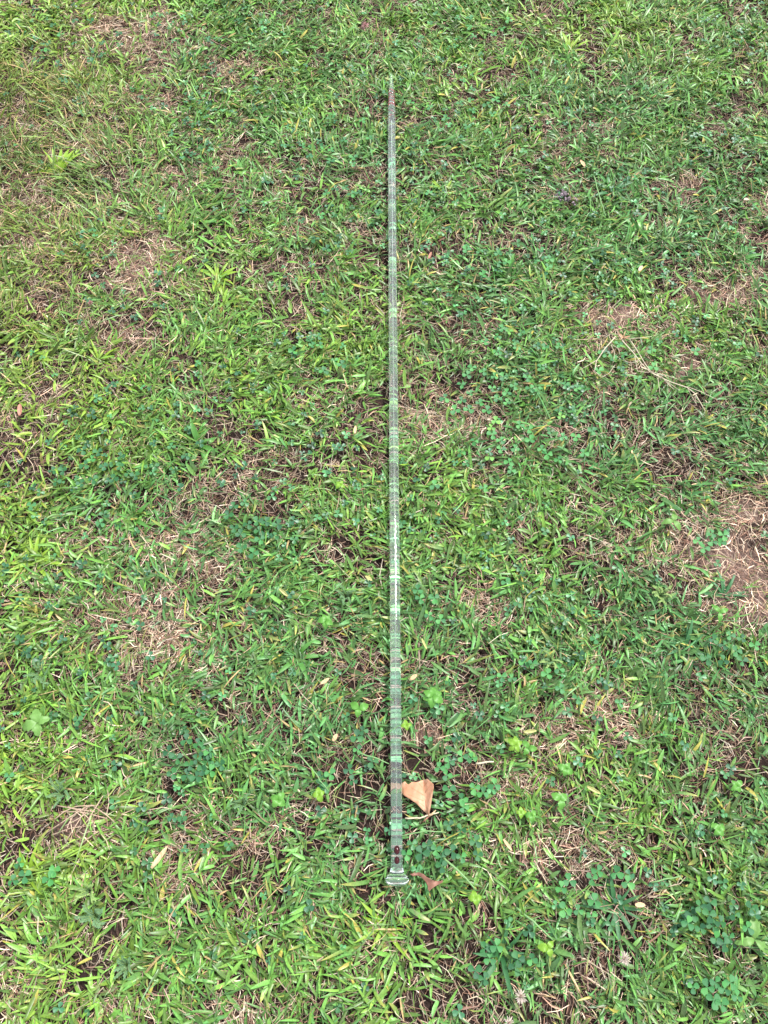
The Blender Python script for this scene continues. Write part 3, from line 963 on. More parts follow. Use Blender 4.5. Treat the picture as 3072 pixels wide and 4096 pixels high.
make_feathery(272 * V2F, 2085 * V2F, 'feathery weed in the long grass near the bottom left', M_FEATH, 7, .022, .009)
make_feathery(520 * V2F, 1735 * V2F, 'feathery weed sprig left of the yellow seedling leaf', M_FEATH, 6, .018, .008)
make_feathery(745 * V2F, 1282 * V2F, 'feathery weed sprig close left of the rod below its middle', M_FEATH, 7, .02, .008)
make_feathery(1190 * V2F, 1425 * V2F, 'pale feathery weed in the grass above the lower right thatch', M_FEATHY, 6, .02, .008)

# ------------------------------------------------------------------ big grass tufts that stand out
M_TUFTY = leaf_mat('tuft_blade_yellow', (0.24, 0.40, 0.035), rough=0.42, trans=0.3, var=0.18)
M_TUFTG = leaf_mat('tuft_blade_green', (0.085, 0.25, 0.045), rough=0.42, trans=0.3, var=0.18)
M_TUFTB = leaf_mat('tuft_blade_bluish', (0.045, 0.16, 0.055), rough=0.40, trans=0.28, var=0.18)


def blade_mesh(ln, w_, arch, drop, mat, seed):
    r = random.Random(seed)
    bm = bmesh.new()
    K = 7
    prev = None
    tw = r.uniform(-.5, .5)
    for i in range(K):
        t = i / (K - 1)
        wv = w_ * (.55 + 1.3 * t - 1.85 * t ** 2.2) * .62 if i < K - 1 else 0
        e = arch - (arch + drop) * t
        if i == 0:
            c_ = Vector((0, 0, 0))
        else:
            c_ = c_ + Vector((math.cos(e), 0, math.sin(e))) * ln / (K - 1)
        n_ = Vector((-math.sin(e), 0, math.cos(e)))
        s_ = Vector((0, 1, 0)) * math.cos(tw * t) + n_ * math.sin(tw * t)
        if i < K - 1:
            row = [bm.verts.new(c_ - s_ * wv + n_ * wv * .35), bm.verts.new(c_), bm.verts.new(c_ + s_ * wv + n_ * wv * .35)]
            if prev:
                bm.faces.new((prev[0], prev[1], row[1], row[0])); bm.faces.new((prev[1], prev[2], row[2], row[1]))
            prev = row
        else:
            tip_ = bm.verts.new(c_)
            bm.faces.new((prev[0], prev[1], tip_)); bm.faces.new((prev[1], prev[2], tip_))
    return mesh_of('blade', bm, mat)


BL = {}
for key, mat in (('y', M_TUFTY), ('g', M_TUFTG), ('b', M_TUFTB)):
    BL[key] = [blade_mesh(1.0, 0.13 * random.uniform(.75, 1.25), random.uniform(.5, 1.0), random.uniform(.0, .5), mat, s) for s in range(6)]


def make_tuft(vx_, vy_, label, key, n_, ln, a0=0.0, spread=6.28):
    P_ = atv(vx_, vy_, .005)
    t = thing('grass_tuft', label, 'grass tuft', (P_.x, P_.y, gz(P_.x, P_.y)), 0)
    for k in range(n_):
        o = build('blade', random.choice(BL[key]), None, t)
        a = a0 + spread * (k / n_ - .5) + random.uniform(-.25, .25)
        s_ = ln * random.uniform(.6, 1.15)
        o.location = (math.cos(a) * .003, math.sin(a) * .003, .002)
        o.rotation_euler = (random.uniform(-.3, .3), random.uniform(-.35, .25), a)
        o.scale = (s_, s_, s_)
    return t


make_tuft(75, 1215, 'bright yellow-green upright grass tuft at the left edge', 'y', 13, .050, 1.6, 4.5)
make_tuft(290, 1120, 'green grass tuft on the worn patch left of the dark clovers', 'g', 14, .048)
make_tuft(215, 780, 'bright yellow-green tuft left of centre above the worn patch', 'y', 12, .046, 1.57, 4.0)
make_tuft(470, 600, 'large yellow-green tuft below the upper bare soil patch', 'y', 16, .050, .8, 5.0)
make_tuft(1100, 600, 'dark green grass tuft right of the rod above the soil gap', 'g', 16, .055, 2.0, 4.5)
make_tuft(1320, 420, 'green grass tuft with long stems right of the dark clod', 'b', 13, .052)
make_tuft(1375, 500, 'wide green tuft at the upper right below the dark clod', 'g', 15, .05, 1.0, 4.5)
make_tuft(1565, 1285, 'green tuft growing out of the bare soil at the right edge', 'b', 11, .045, 1.3, 4.0)
make_tuft(1230, 110, 'bright green grass tuft at the top right of the rod tip', 'y', 13, .05, 1.5, 3.6)
make_tuft(130, 380, 'tall green grass tuft in the long grass at the upper left', 'y', 14, .07, 2.0, 2.5)
make_tuft(830, 2000, 'bright yellow-green tuft just below the rod\'s glass knob', 'y', 15, .045, -1.8, 4.5)
make_tuft(1085, 2060, 'dark blue-green wide-bladed tuft near the bottom', 'b', 13, .055)
make_tuft(640, 1420, 'fresh green tuft left of the rod between the seedlings', 'g', 13, .045)
make_tuft(60, 1890, 'bright yellow-green tuft at the lower left edge', 'y', 15, .05, .3, 3.5)
make_tuft(1480, 1400, 'dark green wide tuft at the right below the feathery weed', 'b', 13, .05)
make_tuft(430, 960, 'light green tuft left of the rod in the middle', 'g', 14, .05, .4, 4.8)
make_tuft(1330, 1960, 'dark green tuft at lower right by the white flower', 'b', 12, .05)
make_tuft(1600, 560, 'green tuft at the right edge above the bare soil', 'g', 13, .05, 1.5, 4)
make_tuft(960, 420, 'bright green tuft close right of the rod\'s upper third', 'y', 12, .045, 1.2, 4)
make_tuft(640, 250, 'bright yellow-green tuft left of the red rod tip', 'y', 12, .048, 1.2, 4)

# ------------------------------------------------------------------ long single stems
M_LONG = leaf_mat('long_grass_stem', (0.17, 0.32, 0.12), rough=.5, trans=.15, var=.15)
M_PALE = leaf_mat('pale_straw', (0.56, 0.50, 0.36), rough=.6, trans=.1, var=.15)


def long_stem(pts, label, mat, rad=.0011, cat='grass stem', z=.030, name='fallen_stalk'):
    W_ = [at(a, b, z * (0.55 + .6 * math.sin(math.pi * (i + .3) / len(pts)))) for i, (a, b) in enumerate(pts)]
    W2 = []
    for i in range(len(W_) - 1):
        for q in range(4):
            W2.append(W_[i].lerp(W_[i + 1], q / 4) + Vector((random.gauss(0, .0004), random.gauss(0, .0004), 0)))
    W2.append(W_[-1])
    bm = bmesh.new()
    tube(bm, W2, [rad * (1 - .45 * i / len(W2)) for i in range(len(W2))], 6)
    o = build(name, bm, mat)
    return tag(o, label, cat)


long_stem([(1900 + 235 * .7064, 3300 + 470 * .7064), (1900 + 330 * .7064, 3300 + 545 * .7064), (1900 + 440 * .7064, 3300 + 650 * .7064)], 'long pale green stem slanting down right below the reddish leaf', M_LONG, .0017)
long_stem([(1900 + 1000 * .7064, 3300 + 322 * .7064), (1900 + 1165 * .7064, 3300 + 290 * .7064)], 'pale green stem pointing right near the lower right corner', M_LONG, .0013)
long_stem([(1900 + 1010 * .7064, 3300 + 190 * .7064), (1900 + 1025 * .7064, 3300 + 310 * .7064)], 'upright pale stem crossing the grass near the lower right corner', M_LONG, .0011)
long_stem([(1620, 3275), (1680, 3270), (1755, 3250)], 'short cream straw running from the rod to the tan leaf tip', M_PALE, .0014, 'straw', z=.016, name='straw')
long_stem([(1430, 3010), (1500, 3030), (1556, 3055)], 'pale seed stalk slanting towards the rod from the left', M_LONG, .0012)
long_stem([(1190, 3010), (1250, 3080), (1315, 3165)], 'grey-green stalk lying in the grass at lower centre left', M_LONG, .0011)
long_stem([(1765, 3422), (1850, 3500), (1905, 3560)], 'long blue-green blade stem below the tan leaf', M_LONG, .0018)
long_stem([(1600, 3345), (1700, 3325), (1785, 3330)], 'thin green stem running right from the lower rod', M_LONG, .0011)
long_stem([(2230, 720), (2310, 690), (2260, 775)][:2], 'thin pale stem above the dark clod', M_LONG, .001)
long_stem([(2150 + 1060 * .211, 700), (2150 + 1190 * .211, 700 + 450 * .211), (2150 + 1290 * .211, 700 + 780 * .211)], 'long pale stem running down to the upper right tuft', M_LONG, .0014)
long_stem([(1905, 3054), (1975, 3047)], 'short white straw bit lying right of the tan leaf', M_PALE, .0016, 'straw', name='straw')
long_stem([(640, 2215), (700, 2240)], 'small cream straw on the left worn patch', M_PALE, .0012, 'straw', name='straw')
long_stem([(1310, 2385), (1370, 2330)], 'pale bent stem left of the rod below its middle', M_LONG, .001)

# ------------------------------------------------------------------ the dead straw tuft at the right
SR = 600 / 1659.


def q6(a, b, z):
    return at(2300 + a * SR, 1250 + b * SR, z)


base_p = q6(520, 300, .02)
st_t = thing('dry_straw_tuft', 'uprooted pale dry straw tuft with branching stems on the worn grass at right', 'dead plant', (base_p.x, base_p.y, 0))
M_DRYT = leaf_mat('dry_tuft_straw', (0.47, 0.41, 0.30), rough=.65, trans=.1, var=.2)
stems = [[(450, 265), (330, 400), (235, 540), (210, 660)], [(235, 530), (120, 600), (40, 640)], [(520, 310), (640, 440), (740, 570), (830, 660), (930, 710)],
         [(600, 290), (680, 410), (770, 560), (850, 670)], [(830, 660), (960, 720), (1090, 850)], [(900, 700), (1060, 770), (1240, 830), (1330, 900), (1440, 1090)],
         [(1240, 820), (1400, 880), (1560, 960)], [(600, 290), (740, 280), (850, 265)], [(660, 480), (690, 650), (820, 665)], [(915, 720), (940, 900)],
         [(540, 310), (470, 240), (390, 240), (310, 290)], [(400, 350), (480, 400), (500, 480)], [(235, 560), (215, 650), (300, 715), (380, 670), (440, 580)],
         [(520, 300), (460, 200)], [(400, 360), (440, 450), (420, 560)], [(1240, 830), (1310, 960), (1340, 1010)], [(700, 540), (620, 560), (530, 530)],
         [(850, 660), (990, 690), (1150, 740)], [(930, 690), (1010, 760), (1140, 850)]]
for i, s_ in enumerate(stems):
    bm = bmesh.new()
    rr = .0012 if i in (0, 2, 3, 4, 5) else .0007
    pts = []
    for j in range(len(s_) - 1):
        for q in range(3):
            a = s_[j][0] + (s_[j + 1][0] - s_[j][0]) * q / 3; b = s_[j][1] + (s_[j + 1][1] - s_[j][1]) * q / 3
            pts.append(q6(a, b, .027 + .004 * math.sin(i + j + q)) - Vector((base_p.x, base_p.y, 0)))
    pts.append(q6(*s_[-1], .024) - Vector((base_p.x, base_p.y, 0)))
    tube(bm, pts, [rr * (1 - .4 * k / len(pts)) for k in range(len(pts))], 5)
    build('stem', bm, M_DRYT, st_t)
bm = bmesh.new()
M_CROWN = leaf_mat('dry_tuft_crown', (0.50, 0.30, 0.18), rough=.7, trans=.1, var=.25)
for i in range(10):
    a = random.uniform(0, 6.28)
    p0 = Vector((0, 0, .026)); p1 = p0 + Vector((math.cos(a) * .012, math.sin(a) * .012, random.uniform(-.006, .008)))
    tube(bm, [p0, p0.lerp(p1, .5) + Vector((0, 0, .001)), p1], [.0013, .0010, .0004], 5)
build('root_crown', bm, M_CROWN, st_t)

# straws lying over the bare mound at lower left
M_MOUND = leaf_mat('mound_straw', (0.38, 0.28, 0.20), rough=.7, trans=.05, var=.25)
SM = 900 / 1659.
for i, s_ in enumerate([[(350, 790), (500, 690), (640, 600), (730, 590)], [(480, 870), (560, 740), (650, 600)], [(385, 810), (520, 760), (680, 740)],
                        [(560, 800), (650, 700), (760, 520)], [(400, 700), (470, 640), (560, 600), (690, 590)], [(690, 600), (780, 660), (850, 720)],
                        [(400, 590), (560, 620), (700, 640)], [(580, 890), (700, 800), (770, 760)], [(450, 640), (600, 640), (790, 690)], [(500, 600), (610, 650), (700, 730)]]):
    pts = [(0 + a * SM, 2900 + b * SM) for a, b in s_]
    W_ = [at(a, b, .0185 + .002 * math.sin(i * 2 + j)) for j, (a, b) in enumerate(pts)]
    bm = bmesh.new()
    tube(bm, W_, [.0010, .0009, .0007, .0005][:len(W_)], 5)
    labs = ['longest pale straw curving over the soil mound', 'straight straw crossing the middle of the soil mound', 'lowest near-level straw on the soil mound',
            'straw sticking up past the top of the soil mound', 'upper left curved straw on the soil mound', 'straw along the right rim of the soil mound',
            'straw along the top rim of the soil mound', 'short straw at the lower right of the soil mound', 'long level straw over the upper soil mound',
            'short slanting straw on the crest of the soil mound']
    tag(build('straw', bm, M_MOUND), labs[i], 'straw', 'straws on the soil mound')

# blades that lean over the glass rod
def over_blade(p0, p1, p2, w_, label, mat):
    bm = bmesh.new()
    prev = None
    for i in range(7):
        t = i / 6
        a = [p0[k] * (1 - t) ** 2 + 2 * p1[k] * t * (1 - t) + p2[k] * t * t for k in range(3)]
        c_ = at(*a)
        q0 = at(*p0); q2 = at(*p2)
        s_ = Vector((-(q2 - q0).y, (q2 - q0).x, 0)).normalized()
        hw = w_ * .5 * (.5 + 1.4 * t - 1.85 * t * t)
        row = [bm.verts.new(c_ - s_ * hw + Vector((0, 0, hw * .4))), bm.verts.new(c_), bm.verts.new(c_ + s_ * hw + Vector((0, 0, hw * .4)))]
        if prev:
            bm.faces.new((prev[0], prev[1], row[1], row[0])); bm.faces.new((prev[1], prev[2], row[2], row[1]))
        prev = row
    return tag(build('grass_leaf', bm, mat), label, 'grass blade')


over_blade((1500, 2965, .010), (1560, 2925, .052), (1612, 2892, .028), .0016, 'thin pale blade slanting over the rod above the tan leaf', M_TUFTG)
over_blade((1606, 650, .008), (1590, 640, .050), (1562, 632, .034), .0045, 'green blade tip lying over the rod in its upper part', M_TUFTG)
over_blade((1610, 388, .008), (1585, 385, .045), (1560, 366, .032), .0052, 'bluish blade folded over the red spiral of the rod', M_TUFTB)
over_blade((1525, 318, .008), (1548, 330, .046), (1572, 352, .030), .0030, 'pale blade lying over the pointed tip', M_TUFTG)
over_blade((1530, 985, .006), (1552, 972, .055), (1566, 958, .036), .0040, 'yellow-green blade tip over the left edge of the upper rod', M_TUFTY)
over_blade((1632, 2712, .006), (1612, 2722, .052), (1594, 2712, .034), .0045, 'green leaf tip over the right edge of the rod by the seedlings', M_TUFTG)
over_blade((1530, 2800, .006), (1556, 2790, .050), (1575, 2802, .034), .0050, 'green blade tip over the left edge of the rod by the seedlings', M_TUFTG)
over_blade((1636, 1855, .006), (1612, 1862, .050), (1590, 1858, .034), .0035, 'yellowish blade tip over the right edge of the rod at mid length', M_TUFTY)
over_blade((1520, 1480, .006), (1548, 1492, .050), (1566, 1486, .034), .0035, 'green blade tip over the left edge of the rod beside the clover patch', M_TUFTG)

# ------------------------------------------------------------------ white clover heads
M_PETAL = leaf_mat('clover_petal', (0.68, 0.58, 0.52), rough=.6, trans=.3, var=.2, streak=False)
M_PETALP = leaf_mat('clover_petal_pink', (0.50, 0.27, 0.27), rough=.6, trans=.3, var=.2, streak=False)
M_CALYX = leaf_mat('clover_calyx', (0.18, 0.12, 0.07), rough=.7, trans=.1, var=.2, streak=False)


def clover_head(px, py, label, mat, size, stem_to, seed):
    r = random.Random(seed)
    hgt = .036
    P_ = at(px, py, hgt)
    t = thing('clover_flower', label, 'flower', (P_.x, P_.y, 0))
    g_ = at(*stem_to, .008) - Vector((P_.x, P_.y, 0))
    bm = bmesh.new()
    tube(bm, [g_, g_.lerp(Vector((0, 0, hgt)), .5) + Vector((0, 0, .003)), (0, 0, hgt)], [.0013, .0012, .0011], 6)
    build('stem', bm, M_CSTEM, t)
    bm = bmesh.new()
    bmesh.ops.create_icosphere(bm, subdivisions=2, radius=size * .28, matrix=Matrix.Translation((0, 0, hgt)))
    build('flower_base', bm, M_CALYX, t)
    bm = bmesh.new()
    for k in range(34):
        a = k * 2.39996
        el = math.radians(85 - 110 * (k / 34) + r.uniform(-12, 12))
        d = Vector((math.cos(a) * math.cos(el), math.sin(a) * math.cos(el), math.sin(el)))
        s_ = d.orthogonal().normalized()
        n_ = d.cross(s_)
        l_ = size * r.uniform(.75, 1.15)
        c_ = Vector((0, 0, hgt)) + d * size * .2
        w_ = size * .11
        bend = n_ * l_ * r.uniform(-.15, .25)
        v = [bm.verts.new(c_ - s_ * w_ * .6), bm.verts.new(c_ + s_ * w_ * .6), bm.verts.new(c_ + d * l_ * .5 + s_ * w_ + bend * .4 + n_ * w_ * .4),
             bm.verts.new(c_ + d * l_ * .5 - s_ * w_ + bend * .4 + n_ * w_ * .4), bm.verts.new(c_ + d * l_ * .8 + bend), bm.verts.new(c_ + d * l_ * .5 + bend * .4)]
        bm.faces.new((v[0], v[1], v[2], v[5])); bm.faces.new((v[0], v[5], v[3])); bm.faces.new((v[5], v[2], v[4])); bm.faces.new((v[5], v[4], v[3]))
    f = build('florets', bm, mat, t)
    f['kind'] = 'stuff'
    return t


SB = 620 / 1659.
clover_head(1980 + 275 * SB, 3700 + 765 * SB, 'dry white clover flower head with green stem at the bottom right of centre', M_PETAL, .0095, (1980 + 335 * SB, 3700 + 1000 * SB), 1)
clover_head(1980 + 1385 * SB, 3700 + 355 * SB, 'dry white clover flower head in dark grass at lower right', M_PETAL, .0092, (1980 + 1330 * SB, 3700 + 170 * SB), 2)
clover_head(1980 + 150 * SB, 3700 + 1045 * SB, 'white clover flower head cut by the bottom edge', M_PETAL, .0085, (1980 + 190 * SB, 4120), 3)
clover_head(1461, 103, 'pink clover flower head near the top edge left of the rod tip', M_PETALP, .010, (1480, 160), 4)
clover_head(362, 1212, 'tiny pale pink flower head in the long grass at left', M_PETALP, .006, (370, 1240), 5)

# cream curled petal-like scrap and dark clod
M_CREAM = leaf_mat('cream_scrap', (0.52, 0.42, 0.31), rough=.7, trans=.15, var=.15, streak=False)


def curl(name, px, py, ln, w_, ang, label, mat, cat='dead leaf', bend=1.4, z=.024):
    """small curled dead leaf: a gutter-shaped, tapering strip with thickness"""
    P_ = at(px, py, z)
    bm = bmesh.new()
    K, Cn = 7, 5
    grid = []
    for i in range(K):
        t = i / (K - 1)
        row = []
        for j in range(Cn):
            q = j / (Cn - 1) - .5
            ww = w_ * math.sin(math.pi * (.12 + .82 * t)) ** .8
            row.append(bm.verts.new((ln * (t - .5), q * ww, ww * bend * q * q + ln * .25 * (t - .5) ** 2 + .0006 * math.sin(i * 2.3 + j))))
        grid.append(row)
    for i in range(K - 1):
        for j in range(Cn - 1):
            bm.faces.new((grid[i][j], grid[i + 1][j], grid[i + 1][j + 1], grid[i][j + 1]))
    o = build(name, bm, mat)
    o.location = P_
    o.rotation_euler = (random.uniform(-.3, .3), random.uniform(-.2, .2), ang)
    md = o.modifiers.new('thick', 'SOLIDIFY'); md.thickness = .0004
    return tag(o, label, cat)


M_TANL = leaf_mat('tan_blade', (0.55, 0.38, 0.22), rough=.6, trans=.15, var=.2)
M_REDB = leaf_mat('reddish_scrap', (0.34, 0.16, 0.11), rough=.6, trans=.1, var=.2)
M_YELB = leaf_mat('yellow_blade', (0.36, 0.36, 0.13), rough=.5, trans=.2, var=.2)
curl('dead_leaf', 2562, 1075, .015, .007, 1.1, 'cream curled leaf scrap between blue-green blades at upper right', M_CREAM)
curl('dead_leaf', 2330, 655, .022, .007, 1.9, 'tan folded leaf at the upper right above the dark clod', M_TANL)
curl('dead_leaf', 1475, 2314, .014, .005, -.55, 'pale cut yellow blade left of the rod below its middle', M_YELB)
curl('dead_leaf', 1135, 2370, .019, .005, -.7, 'yellow-green cut blade among tufts left of the rod', M_YELB)
curl('dead_leaf', 1300, 2725, .016, .005, .6, 'tan curled blade above the three-leaved seedling', M_TANL)
curl('dead_leaf', 1697, 2577, .020, .0035, -1.15, 'yellow narrow blade right of the rod in dark grass', M_YELB)
curl('dead_leaf', 1655, 2708, .012, .006, .6, 'orange-tan scrap close right of the rod', M_TANL)
curl('dead_leaf', 1340, 2950, .012, .006, 1.0, 'small pinkish tan scrap below the seedlings at centre left', M_TANL)
curl('dead_leaf', 2375, 3160, .022, .005, -.5, 'yellow and tan blade lying right of the light seedlings', M_YELB)
curl('dead_leaf', 640, 3430, .034, .007, 1.0, 'rolled brown dead blade on the lower left thatch', M_TANL)
curl('dead_leaf', 2560, 3620, .014, .006, .0, 'tan folded scrap between clovers at lower right', M_TANL)
curl('dead_leaf', 1420, 1720, .016, .005, 1.5, 'tan narrow dead blade just left of the rod', M_TANL)
curl('dead_leaf', 2985, 800, .014, .008, .4, 'cream scrap at the right edge in the upper bare grass', M_CREAM)
curl('dead_leaf', 1720, 1022, .016, .005, 1.2, 'orange-brown narrow leaf close right of the upper rod', M_REDB)
curl('dead_leaf', 80, 1640, .024, .008, 1.7, 'reddish brown dead leaf at the left edge above the dark clovers', M_REDB)
curl('dead_leaf', 2120, 2925, .020, .005, .1, 'green-tan broken blade right of the largest seedling', M_YELB)
curl('dead_leaf', 2030, 3380, .020, .004, -.9, 'slender pinkish dead blade right of the reddish leaf', M_TANL)

m_clod, nt, out = new_mat('dark_clod')
N, L = nt.nodes.new, nt.links.new
p = N('ShaderNodeBsdfPrincipled'); p.inputs['Roughness'].default_value = .9
ns = N('ShaderNodeTexNoise'); ns.inputs['Scale'].default_value = 380; ns.inputs['Detail'].default_value = 5
tc = N('ShaderNodeTexCoord'); L(tc.outputs['Object'], ns.inputs['Vector'])
rp = N('ShaderNodeValToRGB'); rp.color_ramp.elements[0].position = .42; rp.color_ramp.elements[0].color = (.045, .032, .04, 1)
rp.color_ramp.elements[1].position = .66; rp.color_ramp.elements[1].color = (.32, .26, .29, 1)
L(ns.outputs['Fac'], rp.inputs['Fac']); L(rp.outputs['Color'], p.inputs['Base Color']); L(p.outputs[0], out.inputs['Surface'])
bm = bmesh.new()
r_ = random.Random(3)
for k in range(26):
    c_ = Vector((r_.gauss(0, .009), r_.gauss(0, .007), .013 + r_.uniform(0, .010)))
    c_.y -= c_.x * .6
    mt = Matrix.Translation(c_) @ Matrix.Rotation(r_.uniform(0, 3), 4, 'X') @ Matrix.Rotation(r_.uniform(0, 3), 4, 'Z') @ Matrix.Diagonal((r_.uniform(.7, 1.6), r_.uniform(.5, 1), r_.uniform(.4, .9), 1))
    bmesh.ops.create_icosphere(bm, subdivisions=1, radius=.0042, matrix=mt)
for v in bm.verts:
    v.co += Vector((r_.gauss(0, .0006), r_.gauss(0, .0006), r_.gauss(0, .0006)))
o = build('dirt_clod', bm, m_clod, smooth=False)
P_ = at(2256, 796, .015)
o.location = (P_.x, P_.y, gz(P_.x, P_.y))
tag(o, 'dark crumbly grey-brown clod sitting in the grass at upper right', 'dirt clod')


# ------------------------------------------------------------------ the two dry leaves
def dry_leaf_mat(name, c_a, c_b, c_c):
    m, nt, out = new_mat(name)
    N, L = nt.nodes.new, nt.links.new
    p = N('ShaderNodeBsdfPrincipled'); p.inputs['Roughness'].default_value = .55; p.inputs['Specular IOR Level'].default_value = .35
    tc = N('ShaderNodeTexCoord')
    n1 = N('ShaderNodeTexNoise'); n1.inputs['Scale'].default_value = 38; n1.inputs['Detail'].default_value = 5
    n2 = N('ShaderNodeTexNoise'); n2.inputs['Scale'].default_value = 600; n2.inputs['Detail'].default_value = 4
    L(tc.outputs['Object'], n1.inputs['Vector']); L(tc.outputs['Object'], n2.inputs['Vector'])
    rp = N('ShaderNodeValToRGB')
    rp.color_ramp.elements[0].position = .3; rp.color_ramp.elements[0].color = (*c_a, 1)
    rp.color_ramp.elements[1].position = .72; rp.color_ramp.elements[1].color = (*c_c, 1)
    e = rp.color_ramp.elements.new(.5); e.color = (*c_b, 1)
    L(n1.outputs['Fac'], rp.inputs['Fac'])
    mx = N('ShaderNodeMix'); mx.data_type = 'RGBA'; mx.blend_type = 'MULTIPLY'; mx.inputs['Factor'].default_value = .35
    L(rp.outputs['Color'], mx.inputs['A']); L(n2.outputs['Color'], mx.inputs['B'])
    L(mx.outputs['Result'], p.inputs['Base Color'])
    b = N('ShaderNodeBump'); b.inputs['Strength'].default_value = .4; b.inputs['Distance'].default_value = .0006
    L(n2.outputs['Fac'], b.inputs['Height']); L(b.outputs['Normal'], p.inputs['Normal'])
    tr = N('ShaderNodeBsdfTranslucent'); L(mx.outputs['Result'], tr.inputs['Color'])
    ms = N('ShaderNodeMixShader'); ms.inputs['Fac'].default_value = .15
    L(p.outputs[0], ms.inputs[1]); L(tr.outputs[0], ms.inputs[2]); L(ms.outputs[0], out.inputs['Surface'])
    return m


M_DL1 = dry_leaf_mat('tan_dry_leaf', (.48, .22, .115), (.66, .355, .215), (.78, .50, .34))
M_DL2 = dry_leaf_mat('reddish_dry_leaf', (.19, .085, .06), (.31, .155, .11), (.45, .26, .20))
M_VEIN1 = leaf_mat('tan_leaf_vein', (.42, .20, .10), rough=.55, trans=.05, var=.1)
M_VEIN2 = leaf_mat('red_leaf_vein', (.28, .12, .09), rough=.55, trans=.05, var=.1)


def dry_leaf(name, poly, zf, label, mat, vmat, veins, extra=None):
    cx = sum(a for a, b in poly) / len(poly); cy = sum(b for a, b in poly) / len(poly)
    org = at(cx, cy, .01)
    t = thing(name, label, 'dry leaf', (org.x, org.y, .01))
    bm = bmesh.new()
    vs_ = [bm.verts.new((a, b, 0)) for a, b in poly]
    bm.faces.new(vs_)
    bmesh.ops.triangulate(bm, faces=bm.faces[:])
    for _ in range(3):
        bmesh.ops.subdivide_edges(bm, edges=bm.edges[:], cuts=1, use_grid_fill=True)
    bmesh.ops.smooth_vert(bm, verts=[v for v in bm.verts if not v.is_boundary], factor=.5, use_axis_x=True, use_axis_y=True, use_axis_z=False)
    for v in bm.verts:
        a, b = v.co.x, v.co.y
        v.co = at(a, b, zf(a, b)) - Vector((org.x, org.y, .01))
    bmesh.ops.recalc_face_normals(bm, faces=bm.faces[:])
    o = build('blade', bm, mat, t)
    md = o.modifiers.new('thick', 'SOLIDIFY'); md.thickness = .0005; md.offset = -1
    for i, vn in enumerate(veins):
        pts = []
        for j in range(len(vn) - 1):
            for q in range(6):
                a = vn[j][0] + (vn[j + 1][0] - vn[j][0]) * q / 6; b = vn[j][1] + (vn[j + 1][1] - vn[j][1]) * q / 6
                pts.append(at(a, b, zf(a, b) + .0001) - Vector((org.x, org.y, .01)))
        a, b = vn[-1]
        pts.append(at(a, b, zf(a, b) + .0001) - Vector((org.x, org.y, .01)))
        bm = bmesh.new()
        r0 = .00055 if i == 0 else .00035
        tube(bm, pts, [r0 * (1 - .6 * k / len(pts)) for k in range(len(pts))], 5)
        build('midrib' if i == 0 else 'vein', bm, vmat, t)
    if extra:
        extra(t, org)
    return t


def z1(a, b):
    u = (a - 1597) / 130.0                   # 0 at the rod, 1 at the right corner
    w_ = (b - 3120) / 140.0
    # the leaf is folded along its midrib: the right flap rises steeply, the left one arches
    mx_ = 1400 + S1 * (940 + (b - 3120 - 61) * .16 / S1 * .5)
    dd = (a - mx_) / 30.0
    z = .0125 + .010 * max(u, -.1)
    z += .0035 * math.sin(2.6 * u + 1.9 * w_) + .0012 * math.sin(7 * w_ + 3 * u)
    z += .009 * max(0, dd) ** 1.15 - .0035 * math.exp(-(dd / .28) ** 2)
    z += .0045 * max(0, -w_ + .08) * max(0, u) * 2 + .0007 * math.sin(23 * u + 9 * w_)
    if a < 1612:
        z = min(z, .0125)
    return z


def P1(l):
    return [(1400 + a * S1, 2900 + b * S1) for a, b in l]


def petiole1(t, org):
    pts = [at(a, b, z) - Vector((org.x, org.y, .01)) for a, b, z in
           [(1400 + 1000 * S1, 2900 + 1135 * S1, .027), (1400 + 990 * S1, 2900 + 1160 * S1, .028), (1400 + 950 * S1, 2900 + 1200 * S1, .026), (1400 + 920 * S1, 2900 + 1225 * S1, .022)]]
    bm = bmesh.new(); tube(bm, pts, [.0011, .0012, .0011, .0009], 6)
    build('stalk', bm, M_REDB, t)
    pts = [at(a, b, z) - Vector((org.x, org.y, .01)) for a, b, z in
           [(1400 + 985 * S1, 2900 + 1160 * S1, .029), (1400 + 1040 * S1, 2900 + 1125 * S1, .033), (1400 + 1085 * S1, 2900 + 1075 * S1, .034)]]
    bm = bmesh.new(); tube(bm, pts, [.0009, .0017, .0006], 6)
    build('leaf_curl', bm, M_TANL, t)


dry_leaf('dry_leaf', LEAF1, z1, 'large orange-tan dry leaf lying partly under the glass rod', M_DL1, M_VEIN1,
         [P1([(1000, 1135), (940, 890), (935, 780), (990, 700)]), P1([(940, 890), (880, 855), (800, 805), (700, 745)]), P1([(960, 970), (860, 930), (700, 860)]),
          P1([(945, 860), (1000, 780), (1030, 740)]), P1([(985, 1060), (930, 1020), (850, 960)]), P1([(938, 820), (900, 770), (860, 725)])], petiole1)


def z2(a, b):
    u = (a - 1640) / 130.0
    return .016 + .012 * u + .005 * math.sin(5.0 * (b - 3480) / 70.0 + 1.6 * u) + .0010 * math.sin(20 * u)


dry_leaf('dry_leaf', LEAF2, z2, 'small folded reddish brown dry leaf right of the glass knob', M_DL2, M_VEIN2,
         [P1([(800, 1890), (880, 1890), (960, 1935), (1040, 1975), (1160, 1975)]), P1([(960, 1935), (1000, 2000), (1003, 2080)]), P1([(1010, 1960), (1060, 2000), (1060, 2040)])])

# ------------------------------------------------------------------ the glass rod
m_glass, nt, out = new_mat('clear_glass')
p = nt.nodes.new('ShaderNodeBsdfPrincipled')
p.inputs['Base Color'].default_value = (.93, .985, .975, 1)
p.inputs['Roughness'].default_value = 0.03
p.inputs['IOR'].default_value = 1.58
p.inputs['Transmission Weight'].default_value = 1
